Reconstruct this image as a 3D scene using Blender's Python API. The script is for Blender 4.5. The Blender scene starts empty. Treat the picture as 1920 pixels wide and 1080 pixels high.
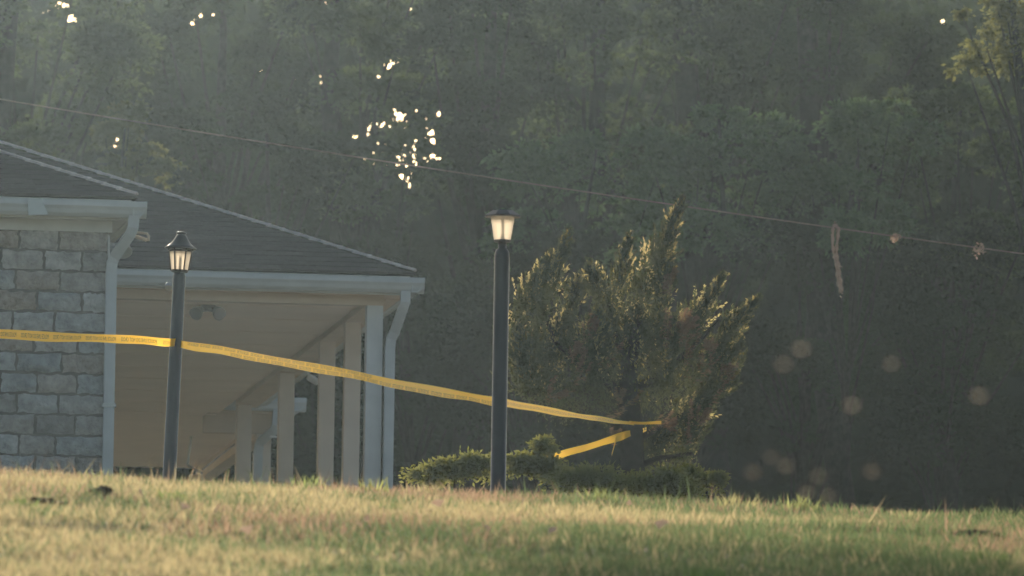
import bpy, math, random
import numpy as np
from mathutils import Vector, Matrix

random.seed(7)
rng = np.random.default_rng(7)
S = bpy.context.scene
COL = S.collection
R_ = math.radians

# ------------------------------------------------------------------ camera
FPX = 22000.0                      # focal length in pixels of a 1920 wide frame (long telephoto)
PITCH, ROLL = R_(5.5), R_(0.9)
CAM = Vector((0, 0, 1.6))
FWD = Vector((0, math.cos(PITCH), math.sin(PITCH)))
RT0, UP0 = Vector((1, 0, 0)), Vector((0, -math.sin(PITCH), math.cos(PITCH)))
RT = RT0 * math.cos(ROLL) + UP0 * math.sin(ROLL)
UP = UP0 * math.cos(ROLL) - RT0 * math.sin(ROLL)
cd = bpy.data.cameras.new("camera")
cam = bpy.data.objects.new("camera", cd)
COL.objects.link(cam)
m = Matrix.Identity(4)
for i in range(3):
    m[i][0], m[i][1], m[i][2], m[i][3] = RT[i], UP[i], -FWD[i], CAM[i]
cam.matrix_world = m
cd.sensor_width = 36.0
cd.lens = 36.0 * FPX / 1920.0
cd.clip_start, cd.clip_end = 0.5, 2000
cd.dof.use_dof = True
cd.dof.focus_distance = 80
cd.dof.aperture_fstop = 10.5
S.camera = cam

# ------------------------------------------------------------------ light
SUN_EL, SUN_AZ = R_(14.0), R_(-5.5)          # low sun almost straight behind the wood, slightly left
w = bpy.data.worlds.new("World")
S.world = w
w.use_nodes = True
nt = w.node_tree
bg = nt.nodes["Background"]
sky = nt.nodes.new("ShaderNodeTexSky")
sky.sky_type = 'NISHITA'
sky.sun_disc = False
sky.sun_elevation = SUN_EL
sky.sun_rotation = SUN_AZ
sky.dust_density = 2.0
nt.links.new(sky.outputs[0], bg.inputs[0])
bg.inputs[1].default_value = 0.10
sl = bpy.data.lights.new("sun", 'SUN')
sl.energy = 5.0
sl.angle = R_(0.5)
sl.color = (1.0, 0.86, 0.70)
sun = bpy.data.objects.new("sun", sl)
COL.objects.link(sun)
sdir = Vector((math.sin(SUN_AZ) * math.cos(SUN_EL), math.cos(SUN_AZ) * math.cos(SUN_EL), math.sin(SUN_EL)))
sun.rotation_euler = sdir.to_track_quat('Z', 'Y').to_euler()
S.view_settings.view_transform = 'Standard'
S.view_settings.look = 'None'
S.view_settings.exposure = 0.48
S.view_settings.gamma = 1.0
cy = S.cycles
cy.use_denoising = True
cy.max_bounces = 6
cy.diffuse_bounces = 3
cy.glossy_bounces = 2
cy.transmission_bounces = 4
cy.transparent_max_bounces = 6
cy.volume_bounces = 0
cy.caustics_reflective = False
cy.caustics_refractive = False
cy.sample_clamp_indirect = 4.0
HAZE_DENSITY, HAZE_G = 0.000142, 0.90

# ------------------------------------------------------------------ geometry of the shot
def P(px, py, Y):
    """point of the place seen at photo pixel (px, py), Y metres down the view axis."""
    d = FWD + RT * ((px - 960) / FPX) + UP * ((540 - py) / FPX)
    return CAM + d * (Y / d.y)

def proj(p):
    v = Vector(p) - CAM
    z = v.dot(FWD)
    return 960 + FPX * v.dot(RT) / z, 540 - FPX * v.dot(UP) / z

def on_z(px, py, z):
    d = FWD + RT * ((px - 960) / FPX) + UP * ((540 - py) / FPX)
    return CAM + d * ((z - CAM.z) / d.z)

def vnoise(x, y, s, seed):
    r = np.random.default_rng(seed)
    g = r.random((64, 64))
    u, v = np.asarray(x) / s, np.asarray(y) / s
    iu, iv = np.floor(u).astype(int), np.floor(v).astype(int)
    fu, fv = u - iu, v - iv
    fu, fv = fu * fu * (3 - 2 * fu), fv * fv * (3 - 2 * fv)
    a, b = g[iu % 64, iv % 64], g[(iu + 1) % 64, iv % 64]
    c, d = g[iu % 64, (iv + 1) % 64], g[(iu + 1) % 64, (iv + 1) % 64]
    return (a * (1 - fu) + b * fu) * (1 - fv) + (c * (1 - fu) + d * fu) * fv

CREST = 58.0
_l, _r = P(0, 900, CREST), P(1920, 990, CREST)
CX = (_r.z - _l.z) / (_r.x - _l.x)
CZ = _l.z - CX * _l.x

def ground_z(x, y):
    x, y = np.asarray(x, float), np.asarray(y, float)
    t = CREST - y
    near = CZ - 0.080 * t - 0.00111 * np.maximum(t, 0) ** 2
    n40 = CZ - 0.080 * 18 - 0.00111 * 324
    near = np.where(y < 40, n40 - 0.112 * (40 - y), near)
    far = CZ + 0.0535 * np.minimum(y - CREST, 42) + 0.030 * np.maximum(y - 100, 0)
    far = far + 0.0265 * np.minimum(y - CREST, 3) * np.exp(-np.maximum(y - CREST, 0) / 4)
    base = np.where(y < CREST, near, far)
    fade = np.clip(1 - (np.abs(x) - 12) / 20, 0.0, 1.0)
    bump = 0.05 * (vnoise(x + 50, y + 9, 2.1, 3) - .5) + 0.03 * (vnoise(x + 50, y + 9, .7, 4) - .5)
    return base + CX * x * fade + bump

# ------------------------------------------------------------------ materials
MATS = {}
def newmat(name):
    mt = bpy.data.materials.new(name)
    mt.use_nodes = True
    MATS[name] = mt
    n = mt.node_tree
    for k in list(n.nodes):
        n.nodes.remove(k)
    o = n.nodes.new("ShaderNodeOutputMaterial")
    return mt, n, o

def solid(name, col, rough=0.6, var=0.15, scale=6.0, metallic=0.0, bump=0.0, bscale=60.0, island=0.0, spec=0.3, translucent=0.0, tcol=None):
    mt, n, o = newmat(name)
    b = n.nodes.new("ShaderNodeBsdfPrincipled")
    b.inputs["Roughness"].default_value = rough
    b.inputs["Metallic"].default_value = metallic
    b.inputs["Specular IOR Level"].default_value = spec
    tc = n.nodes.new("ShaderNodeTexCoord")
    nz = n.nodes.new("ShaderNodeTexNoise")
    nz.inputs["Scale"].default_value = scale
    nz.inputs["Detail"].default_value = 6
    nz.inputs["Roughness"].default_value = 0.65
    n.links.new(tc.outputs["Object"], nz.inputs["Vector"])
    rp = n.nodes.new("ShaderNodeValToRGB")
    rp.color_ramp.elements[0].position = 0.3
    rp.color_ramp.elements[1].position = 0.7
    rp.color_ramp.elements[0].color = [c * (1 - var) for c in col] + [1]
    rp.color_ramp.elements[1].color = [min(1, c * (1 + var)) for c in col] + [1]
    n.links.new(nz.outputs[0], rp.inputs[0])
    src = rp.outputs[0]
    if island:
        ge = n.nodes.new("ShaderNodeNewGeometry")
        mr = n.nodes.new("ShaderNodeMapRange")
        mr.inputs[3].default_value = 1 - island
        mr.inputs[4].default_value = 1 + island
        n.links.new(ge.outputs["Random Per Island"], mr.inputs[0])
        hs = n.nodes.new("ShaderNodeHueSaturation")
        n.links.new(mr.outputs[0], hs.inputs["Value"])
        n.links.new(src, hs.inputs["Color"])
        src = hs.outputs[0]
    n.links.new(src, b.inputs["Base Color"])
    if bump:
        n2 = n.nodes.new("ShaderNodeTexNoise")
        n2.inputs["Scale"].default_value = bscale
        n2.inputs["Detail"].default_value = 5
        n.links.new(tc.outputs["Object"], n2.inputs["Vector"])
        bm = n.nodes.new("ShaderNodeBump")
        bm.inputs["Strength"].default_value = bump
        bm.inputs["Distance"].default_value = 0.02
        n.links.new(n2.outputs[0], bm.inputs["Height"])
        n.links.new(bm.outputs[0], b.inputs["Normal"])
    outp = b.outputs[0]
    if translucent:
        tr = n.nodes.new("ShaderNodeBsdfTranslucent")
        tr.inputs[0].default_value = list(tcol or col) + [1]
        mx = n.nodes.new("ShaderNodeMixShader")
        mx.inputs[0].default_value = translucent
        n.links.new(outp, mx.inputs[1])
        n.links.new(tr.outputs[0], mx.inputs[2])
        outp = mx.outputs[0]
    n.links.new(outp, o.inputs[0])
    return mt

def leafmat(name, c0, c1, tcol, trans=0.45, gloss=0.012):
    """leaf: two real leaf colours varied leaf by leaf, thin enough for sun to pass."""
    mt, n, o = newmat(name)
    ge = n.nodes.new("ShaderNodeNewGeometry")
    rp = n.nodes.new("ShaderNodeValToRGB")
    rp.color_ramp.elements[0].color = list(c0) + [1]
    rp.color_ramp.elements[1].color = list(c1) + [1]
    n.links.new(ge.outputs["Random Per Island"], rp.inputs[0])
    df = n.nodes.new("ShaderNodeBsdfDiffuse")
    n.links.new(rp.outputs[0], df.inputs[0])
    tr = n.nodes.new("ShaderNodeBsdfTranslucent")
    tr.inputs[0].default_value = list(tcol) + [1]
    m1 = n.nodes.new("ShaderNodeMixShader")
    m1.inputs[0].default_value = trans
    n.links.new(df.outputs[0], m1.inputs[1])
    n.links.new(tr.outputs[0], m1.inputs[2])
    gl = n.nodes.new("ShaderNodeBsdfGlossy")
    gl.inputs["Roughness"].default_value = 0.45
    m2 = n.nodes.new("ShaderNodeMixShader")
    m2.inputs[0].default_value = gloss
    n.links.new(m1.outputs[0], m2.inputs[1])
    n.links.new(gl.outputs[0], m2.inputs[2])
    n.links.new(m2.outputs[0], o.inputs[0])
    return mt

M_BLOCK, n, o = newmat("split_block")          # weathered man-made stone, each block its own tint
b = n.nodes.new("ShaderNodeBsdfPrincipled"); b.inputs["Roughness"].default_value = .95; b.inputs["Specular IOR Level"].default_value = .1
ge = n.nodes.new("ShaderNodeNewGeometry"); tc = n.nodes.new("ShaderNodeTexCoord")
rp = n.nodes.new("ShaderNodeValToRGB"); rp.color_ramp.interpolation = 'LINEAR'
for i_, (p_, c_) in enumerate(((0, (.26, .24, .22)), (.25, (.42, .43, .43)), (.5, (.35, .30, .26)), (.75, (.46, .46, .45)), (1, (.31, .33, .34)))):
    e_ = rp.color_ramp.elements[i_] if i_ < 1 else (rp.color_ramp.elements[-1] if i_ == 4 else rp.color_ramp.elements.new(p_))
    e_.position = p_; e_.color = list(c_) + [1]
n.links.new(ge.outputs["Random Per Island"], rp.inputs[0])
n1 = n.nodes.new("ShaderNodeTexNoise"); n1.inputs["Scale"].default_value = 11; n1.inputs["Detail"].default_value = 8; n1.inputs["Roughness"].default_value = .7
n.links.new(tc.outputs["Object"], n1.inputs["Vector"])
mr = n.nodes.new("ShaderNodeMapRange"); mr.inputs[1].default_value = .3; mr.inputs[2].default_value = .7; mr.inputs[3].default_value = .55; mr.inputs[4].default_value = 1.3
n.links.new(n1.outputs[0], mr.inputs[0])
hs = n.nodes.new("ShaderNodeHueSaturation"); n.links.new(mr.outputs[0], hs.inputs["Value"]); n.links.new(rp.outputs[0], hs.inputs["Color"])
n.links.new(hs.outputs[0], b.inputs["Base Color"])
n2 = n.nodes.new("ShaderNodeTexNoise"); n2.inputs["Scale"].default_value = 34; n2.inputs["Detail"].default_value = 6
n.links.new(tc.outputs["Object"], n2.inputs["Vector"])
bp_ = n.nodes.new("ShaderNodeBump"); bp_.inputs["Strength"].default_value = 1; bp_.inputs["Distance"].default_value = .03
n.links.new(n2.outputs[0], bp_.inputs["Height"]); n.links.new(bp_.outputs[0], b.inputs["Normal"]); n.links.new(b.outputs[0], o.inputs[0])
M_MORTAR = solid("mortar", (0.13, 0.12, 0.11), .95, .2, 12, bump=.4)
M_WHITE = solid("white_paint", (0.62, 0.63, 0.62), .55, .10, 3)
M_GUTTER = solid("gutter_paint", (0.48, 0.51, 0.52), .4, .12, 2.2)
M_TAN = solid("tan_paint", (0.66, 0.54, 0.43), .6, .08, 2)
M_CEIL = solid("ceiling_board", (0.93, 0.78, 0.65), .6, .05, 1.2)
M_POST = solid("post_paint", (0.68, 0.59, 0.50), .55, .07, 2)
M_SHING = solid("shingle", (0.046, 0.042, 0.042), .95, .3, 30, bump=.5, bscale=200, island=.14)
M_CAP = solid("sunlit_ridge", (0.58, 0.50, 0.46), .4, .3, 40, bump=.2, bscale=100, island=.2, spec=.7)  # pale pinkish tone puts the low sun's rim light into the colour
M_BLACK = solid("black_metal", (0.018, 0.018, 0.020), .38, .2, 8, spec=.5)
M_LENS, n, o = newmat("frosted_lens")            # milky plastic: part of the light passes straight, the rest is scattered
tr = n.nodes.new("ShaderNodeBsdfTranslucent"); tr.inputs[0].default_value = (.99, .95, .88, 1)
tp = n.nodes.new("ShaderNodeBsdfTransparent"); tp.inputs[0].default_value = (.96, .93, .88, 1)
nz = n.nodes.new("ShaderNodeTexNoise"); nz.inputs["Scale"].default_value = 90
mr = n.nodes.new("ShaderNodeMapRange"); mr.inputs[3].default_value = .25; mr.inputs[4].default_value = .55
mx = n.nodes.new("ShaderNodeMixShader")
n.links.new(nz.outputs[0], mr.inputs[0]); n.links.new(mr.outputs[0], mx.inputs[0])
n.links.new(tp.outputs[0], mx.inputs[1]); n.links.new(tr.outputs[0], mx.inputs[2]); n.links.new(mx.outputs[0], o.inputs[0])
M_GREYM = solid("grey_metal", (0.36, 0.38, 0.39), .35, .1, 8, metallic=.6)
M_CONC = solid("concrete", (0.55, 0.51, 0.46), .9, .15, 2, bump=.2)
M_CABLE = solid("cable_sheath", (0.24, 0.17, 0.14), .5, .1, 8)
M_TAPE = solid("yellow_plastic_film", (0.74, 0.57, 0.04), .35, .06, 14, spec=.5, translucent=.7, tcol=(1.0, .62, .08))
M_INK = solid("black_ink", (0.02, 0.02, 0.015), .5, .1, 10)
M_BARK = solid("bark", (0.032, 0.030, 0.027), .95, .35, 14, bump=1, bscale=25, spec=0.02)
M_TWIG = solid("dry_twig", (0.46, 0.36, 0.29), .8, .3, 20, translucent=.3, tcol=(.5, .35, .25))
M_SOIL = solid("dry_lawn", (0.42, 0.34, 0.20), 1, .35, 3, bump=.8, bscale=40)
M_GNAT = solid("gnat_wing", (0.5, 0.45, 0.38), .5, .1, 20, translucent=.6, tcol=(.8, .7, .58))
M_JUN = leafmat("juniper_sprig", (.016, .034, .021), (.036, .060, .030), (.32, .33, .13), .18)
M_JUNT = leafmat("sunlit_juniper_tip", (.10, .11, .045), (.17, .16, .07), (.85, .72, .32), .48)  # paler leaf colour stands in for sun caught on the outer sprigs
M_JUNB = leafmat("dead_juniper_sprig", (.15, .105, .065), (.15, .098, .066), (.50, .33, .20), .30)
M_HEDGE = leafmat("hedge_leaf", (.014, .032, .014), (.036, .062, .024), (.46, .46, .12), .36)
M_LA = leafmat("leaf_mid_green", (0.0113, 0.0209, 0.0105), (0.0242, 0.0403, 0.0169), (.12, .16, .06), .33)
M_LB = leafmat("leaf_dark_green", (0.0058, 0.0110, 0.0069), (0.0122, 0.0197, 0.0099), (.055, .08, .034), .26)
M_LC = leafmat("leaf_fresh_green", (0.0507, 0.0969, 0.0462), (0.0928, 0.1561, 0.0632), (.10, .15, .06), .30)
M_LD = leafmat("leaf_yellow_green", (0.0211, 0.0285, 0.0112), (0.0403, 0.0484, 0.0174), (.26, .27, .09), .42)

# grass: the colour of each blade is stored with the blade
mt, n, o = newmat("grass_blade")
at_ = n.nodes.new("ShaderNodeAttribute")
at_.attribute_name = "blade"
df = n.nodes.new("ShaderNodeBsdfDiffuse")
tr = n.nodes.new("ShaderNodeBsdfTranslucent")
hs = n.nodes.new("ShaderNodeHueSaturation")
hs.inputs["Saturation"].default_value = 1.0
hs.inputs["Value"].default_value = 1.5
mx = n.nodes.new("ShaderNodeMixShader")
mx.inputs[0].default_value = .5
n.links.new(at_.outputs["Color"], df.inputs[0])
n.links.new(at_.outputs["Color"], hs.inputs["Color"])
n.links.new(hs.outputs[0], tr.inputs[0])
n.links.new(df.outputs[0], mx.inputs[1])
n.links.new(tr.outputs[0], mx.inputs[2])
n.links.new(mx.outputs[0], o.inputs[0])
M_GRASS = mt

# ------------------------------------------------------------------ object helpers
def tag(o, label=None, cat=None, group=None, kind=None):
    if label: o["label"] = label
    if cat: o["category"] = cat
    if group: o["group"] = group
    if kind: o["kind"] = kind
    return o

def empty(name, loc=(0, 0, 0)):
    o = bpy.data.objects.new(name, None)
    o.location = loc
    COL.objects.link(o)
    return o

class MB:
    def __init__(self):
        self.v, self.f = [], []
    def quadbox(self, c8):
        b = len(self.v)
        self.v += [Vector(p) for p in c8]
        for q in ((0, 3, 2, 1), (4, 5, 6, 7), (0, 1, 5, 4), (1, 2, 6, 5), (2, 3, 7, 6), (3, 0, 4, 7)):
            self.f.append(tuple(b + k for k in q))
        return self
    def poly(self, pts):
        b = len(self.v)
        self.v += [Vector(p) for p in pts]
        self.f.append(tuple(range(b, b + len(pts))))
        return self
    def extr(self, prof, A, Bv):
        """closed profile (list of points) swept by vector from A offset to Bv offset."""
        b, n_ = len(self.v), len(prof)
        self.v += [Vector(p) + A for p in prof] + [Vector(p) + Bv for p in prof]
        for i in range(n_):
            j = (i + 1) % n_
            self.f.append((b + i, b + j, b + n_ + j, b + n_ + i))
        self.f.append(tuple(b + i for i in reversed(range(n_))))
        self.f.append(tuple(b + n_ + i for i in range(n_)))
        return self
    def tube(self, pts, rad, n_=8, cap=True, flat=None):
        pts = [Vector(p) for p in pts]
        if not hasattr(rad, '__len__'):
            rad = [rad] * len(pts)
        b = len(self.v)
        ref = Vector((0.3, 0.9, 0.1))
        for i, p in enumerate(pts):
            t = (pts[min(i + 1, len(pts) - 1)] - pts[max(i - 1, 0)]).normalized()
            r2 = ref if abs(t.dot(ref)) < .95 else Vector((1, 0, 0))
            x = t.cross(r2).normalized()
            y = t.cross(x).normalized()
            for k in range(n_):
                a = 2 * math.pi * (k + .5) / n_
                self.v.append(p + (x * math.cos(a) + y * math.sin(a)) * rad[i])
        for i in range(len(pts) - 1):
            for k in range(n_):
                k2 = (k + 1) % n_
                self.f.append((b + i * n_ + k, b + i * n_ + k2, b + (i + 1) * n_ + k2, b + (i + 1) * n_ + k))
        if cap:
            self.f.append(tuple(b + k for k in reversed(range(n_))))
            e = b + (len(pts) - 1) * n_
            self.f.append(tuple(e + k for k in range(n_)))
        return self
    def lathe(self, base, axis, prof, n_=24, rot=0.0):
        """prof: list of (radius, height) along axis."""
        axis = Vector(axis).normalized()
        x = axis.cross(Vector((0, 1, 0.01))).normalized()
        y = axis.cross(x).normalized()
        b = len(self.v)
        for r, h in prof:
            for k in range(n_):
                a = 2 * math.pi * k / n_ + rot
                self.v.append(Vector(base) + axis * h + (x * math.cos(a) + y * math.sin(a)) * r)
        for i in range(len(prof) - 1):
            for k in range(n_):
                k2 = (k + 1) % n_
                self.f.append((b + i * n_ + k, b + i * n_ + k2, b + (i + 1) * n_ + k2, b + (i + 1) * n_ + k))
        self.f.append(tuple(b + k for k in range(n_)))
        e = b + (len(prof) - 1) * n_
        self.f.append(tuple(e + k for k in range(n_)))
        return self
    def build(self, name, mat, parent=None, smooth=False, origin=None):
        o_ = Vector(origin) if origin is not None else Vector((0, 0, 0))
        if parent is not None:
            o_ = world_loc(parent)
        me = bpy.data.meshes.new(name)
        me.from_pydata([tuple(p - o_) for p in self.v], [], self.f)
        me.materials.append(mat)
        if smooth:
            me.polygons.foreach_set("use_smooth", [True] * len(me.polygons))
        me.update()
        ob = bpy.data.objects.new(name, me)
        COL.objects.link(ob)
        if parent is not None:
            ob.parent = parent
        else:
            ob.location = o_
        return ob

def world_loc(o):
    l = Vector(o.location)
    return l + world_loc(o.parent) if o.parent is not None else l

def np_mesh(name, verts, nper, mat, parent=None, origin=None, colors=None):
    """faces of nper consecutive vertices each, built straight from arrays."""
    o_ = np.array(world_loc(parent) if parent is not None else (origin if origin is not None else (0, 0, 0)), float)
    verts = (np.asarray(verts, float) - o_).astype(np.float32)
    nv = len(verts)
    nf = nv // nper
    me = bpy.data.meshes.new(name)
    me.vertices.add(nv)
    me.vertices.foreach_set("co", verts.ravel())
    me.loops.add(nv)
    me.loops.foreach_set("vertex_index", np.arange(nv, dtype=np.int32))
    me.polygons.add(nf)
    me.polygons.foreach_set("loop_start", np.arange(0, nv, nper, dtype=np.int32))
    me.polygons.foreach_set("loop_total", np.full(nf, nper, dtype=np.int32))
    me.materials.append(mat)
    if colors is not None:
        ca = me.color_attributes.new("blade", 'FLOAT_COLOR', 'POINT')
        ca.data.foreach_set("color", colors.astype(np.float32).ravel())
    me.update(calc_edges=True)
    me.validate()
    ob = bpy.data.objects.new(name, me)
    COL.objects.link(ob)
    if parent is not None:
        ob.parent = parent
    else:
        ob.location = o_
    return ob

def unit(a):
    return a / np.maximum(np.linalg.norm(a, axis=-1, keepdims=True), 1e-9)

def leaves(c, d, L, Wd, up_bias=.5, g=rng):
    """diamond leaves: centres c, directions d -> (4N,3) vertices."""
    N = len(c)
    d = unit(d)
    nrm = unit(g.normal(size=(N, 3)) + np.array([0, 0, up_bias]))
    s = unit(np.cross(d, nrm))
    nn = np.cross(s, d)
    L = np.broadcast_to(L, (N,))[:, None]
    Wd = np.broadcast_to(Wd, (N,))[:, None]
    v = np.empty((N, 4, 3))
    v[:, 0] = c - d * L * .5
    v[:, 1] = c - d * L * .05 + s * Wd * .5 + nn * L * .06
    v[:, 2] = c + d * L * .5
    v[:, 3] = c - d * L * .05 - s * Wd * .5 + nn * L * .06
    return v.reshape(-1, 3)

# ------------------------------------------------------------------ ground
xs = np.concatenate([np.linspace(-90, -10, 30), np.linspace(-9.5, 9.5, 96), np.linspace(10, 90, 30)])
ys = np.concatenate([np.linspace(-12, 30, 30), np.linspace(30.4, 66, 180), np.linspace(67, 240, 90)])
gx, gy = np.meshgrid(xs, ys)
gz = ground_z(gx, gy)
gv = np.stack([gx, gy, gz], -1).reshape(-1, 3)
nx, ny = len(xs), len(ys)
gf = [(j * nx + i, j * nx + i + 1, (j + 1) * nx + i + 1, (j + 1) * nx + i) for j in range(ny - 1) for i in range(nx - 1)]
me = bpy.data.meshes.new("ground")
me.from_pydata(gv.tolist(), [], gf)
me.materials.append(M_SOIL)
me.polygons.foreach_set("use_smooth", [True] * len(me.polygons))
ground = bpy.data.objects.new("ground", me)
COL.objects.link(ground)
tag(ground, "grassy bank rising to the houses under the wood", "ground", kind="structure")

# ------------------------------------------------------------------ the porch building
PSI = R_(7.5)
U = Vector((math.cos(PSI), math.sin(PSI), 0))
RR = Vector((-math.sin(PSI), math.cos(PSI), 0))
E = P(797, 521, 98.2)                        # outer gutter corner of the porch
ZE = E.z
def B(a, b, z):
    """building coordinates: a to the right, b away from the viewer, z above the gutter's lip."""
    return Vector((E.x, E.y, ZE)) + U * a + RR * b + Vector((0, 0, z))
def bbox(mb, a0, a1, b0, b1, z0, z1):
    return mb.quadbox([B(a0, b0, z0), B(a1, b0, z0), B(a1, b1, z0), B(a0, b1, z0), B(a0, b0, z1), B(a1, b0, z1), B(a1, b1, z1), B(a0, b1, z1)])
def solve_b(px, a, z=-.3):
    lo, hi = -8.0, 40.0
    for _ in range(50):
        mid = (lo + hi) / 2
        if proj(B(a, mid, z))[0] > px: lo = mid
        else: hi = mid
    return (lo + hi) / 2
def solve_a(px, b, z=-.3):
    lo, hi = -20.0, 20.0
    for _ in range(50):
        mid = (lo + hi) / 2
        if proj(B(mid, b, z))[0] < px: lo = mid
        else: hi = mid
    return (lo + hi) / 2

PT = math.tan(R_(22.4))
OV = 0.31
FLOOR = -2.72
house = empty("porch_house", B(-4, 5, FLOOR))
tag(house, "pale block house with dark hipped shingle roof and a long white-posted porch", "house")

# gutter profile (ogee) in (out, up) -> builder along a direction
GP = [(0, 0), (0, -.045), (-.018, -.07), (-.03, -.10), (-.055, -.125), (-.11, -.125), (-.11, 0.0), (-.10, 0.0), (-.10, -.11), (-.06, -.11), (-.036, -.088), (-.024, -.06), (-.012, -.04), (-.012, 0)]
def gutter_front(a0, a1, b, parent, name="gutter"):
    mb = MB()
    mb.extr([B(a0, b - o_, z_) for o_, z_ in GP], Vector(), U * (a1 - a0))
    for k in range(int((a1 - a0) / .9)):
        bbox(mb, a0 + .4 + k * .9, a0 + .425 + k * .9, b - .004, b + .10, .002, .008)
    return mb.build(name, M_GUTTER, parent)
def gutter_side(a, b0, b1, parent):
    mb = MB()
    mb.extr([B(a + o_, b0, z_) for o_, z_ in GP], Vector(), RR * (b1 - b0))
    return mb.build("gutter", M_GUTTER, parent)

# --- roof of shingle courses: plane starting at a front eave (b0) or right eave
def course_roof(mb, along0, along1, run, frame, clip_l, clip_r):
    """frame(s, t, h): s along the eave, t up the run, h above plane; clip_*(t) -> s limits."""
    n_ = int(run / .125)
    r2 = random.Random(3)
    for i in range(n_):
        t0, t1 = i * .125, (i + 1) * .125 + .03
        l, r = max(along0, clip_l(t0)), min(along1, clip_r(t0))
        l1, r1 = max(along0, clip_l(t1)), min(along1, clip_r(t1))
        s = l - (i % 2) * .15 - r2.random() * .05
        while s < r:
            e = s + .30
            A, Bq = max(s, l), min(e - .006, r)
            if Bq - A > .01:
                h = .010 + r2.random() * .006
                A1, B1 = min(max(A, l1), r1), min(Bq, r1)
                B1 = max(B1, A1)
                mb.poly([frame(A, t0, h), frame(Bq, t0, h), frame(B1, t1, .003), frame(A1, t1, .003)])
                mb.poly([frame(A, t0, -.004), frame(Bq, t0, -.004), frame(Bq, t0, h), frame(A, t0, h)])
            s = e
W_MAIN, L_MAIN = 9.0, 11.6
# main roof: front and right hip faces (drip edge sits just over the gutter)
FZ = .035
def mfront(s, t, h): return B(s, .07 + t, FZ + t * PT + h)
def mright(s, t, h): return B(-.07 - t, s, FZ + t * PT + h)
roof = MB()
course_roof(roof, -W_MAIN, -.07, W_MAIN / 2, mfront, lambda t: -W_MAIN + t, lambda t: -.07 - t)
course_roof(roof, .07, L_MAIN + 2, W_MAIN / 2, mright, lambda t: .07 + t, lambda t: L_MAIN + 2)
# underlay sheets
hw = W_MAIN / 2
roof.poly([B(-.09, .09, FZ - .006), B(-W_MAIN, .09, FZ - .006), B(-hw, .09 + hw, FZ + hw * PT - .006)])
roof.poly([B(-.09, .09, FZ - .006), B(-hw, .09 + hw, FZ + hw * PT - .006), B(-hw, L_MAIN + 2, FZ + hw * PT - .006), B(-.09, L_MAIN + 2, FZ - .006)])
roof.poly([B(-W_MAIN, .09, FZ - .006), B(-W_MAIN, L_MAIN + 2, FZ - .006), B(-hw, L_MAIN + 2, FZ + hw * PT - .006), B(-hw, .09 + hw, FZ + hw * PT - .006)])
roof_o = roof.build("roof", M_SHING, house)

def hip_caps(p0, p1, left, right, parent, rise=.02):
    """overlapping bent caps along a hip from p0 up to p1."""
    mb = MB()
    d = p1 - p0
    n_ = int(d.length / .16)
    r2 = random.Random(5)
    for i in range(n_):
        a, c = p0 + d * (i / n_), p0 + d * ((i + 1.25) / n_)
        up0, up1 = Vector((0, 0, rise + .012 + r2.random() * .006)), Vector((0, 0, rise))
        wl, wr = left * .022, right * .022
        mb.poly([a + wl + up0, a + up0 + Vector((0, 0, .012)), c + up1 + Vector((0, 0, .012)), c + wl + up1])
        mb.poly([a + up0 + Vector((0, 0, .012)), a + wr + up0, c + wr + up1, c + up1 + Vector((0, 0, .012))])
        mb.poly([a + wl + up0 - Vector((0, 0, .012)), a + up0 - Vector((0, 0, .0)), a + up0 + Vector((0, 0, .012)), a + wl + up0])
        mb.poly([a + up0, a + wr + up0 - Vector((0, 0, .012)), a + wr + up0, a + up0 + Vector((0, 0, .012))])
    roll = [p0 + d * (i / 80) + Vector((0, 0, rise + .012 + .001 * math.sin(i * 2.1))) for i in range(81)]
    mb.tube(roll, .011, 12)
    return mb.build("hip_cap", M_CAP, parent, smooth=True)
hip_caps(B(-.07, .07, FZ), B(-hw, hw, FZ + (hw - .07) * PT), (-U + Vector((0, 0, 0))).normalized(), (RR + Vector((0, 0, 0))).normalized(), roof_o)

gutter_front(-W_MAIN, 0, 0, house)
gutter_side(0, .012, L_MAIN - .1, house)
# drip edge / fascia behind the gutter
mb = MB(); bbox(mb, -W_MAIN, -.112, .112, .135, -.14, .02); bbox(mb, -.135, -.112, .137, L_MAIN, -.14, .02)
mb.build("fascia", M_WHITE, house)
mb = MB(); bbox(mb, -W_MAIN, -.137, .137, OV - .002, -.135, -.12); bbox(mb, -OV + .002, -.137, OV, L_MAIN, -.135, -.12)
for k in range(9):
    bbox(mb, -OV + .004, -.14, .6 + k * 1.2, .612 + k * 1.2, -.139, -.1355)
mb.build("soffit", M_TAN, house)
# beams carried by the posts
CB = solve_b(457, -.38)
mb = MB(); bbox(mb, -W_MAIN, -OV, OV, OV + .14, -.215, -.121)
mb.build("front_beam", M_TAN, house)
mb = MB(); bbox(mb, -OV - .14, -OV - .0, OV + .142, CB + .07, -.213, -.121)
bbox(mb, -OV + .001, -OV + .02, OV + .02, CB + .07, -.190, -.155)
mb.build("side_beam", M_TAN, house)
mb = MB(); bbox(mb, -3.6, -OV - .142, OV + .142, 11.9, -.165, -.15)
RL_ = solve_a(383, 12.25, -.3)
bbox(mb, -3.6, RL_ - .004, 11.902, 18.5, -.165, -.15)
for k in range(10):      # battens over the panel joints
    bbox(mb, -3.6, -OV - .15, 1.1 + k * 1.22, 1.13 + k * 1.22, -.169, -.1655)
mb.build("porch_ceiling", M_CEIL, house)
# posts
for px in (705, 661, 613, 537, 457):
    bb = OV + .07 if px == 705 else solve_b(px, -OV - .07)
    mb = MB()
    bbox(mb, -OV - .138, -OV - .002, bb - .068, bb + .068, FLOOR, -.2155)
    bbox(mb, -OV - .155, -OV + .015, bb - .085, bb + .085, FLOOR, FLOOR + .12)
    mb.build("post", M_WHITE if px == 705 else M_POST, house)
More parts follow.
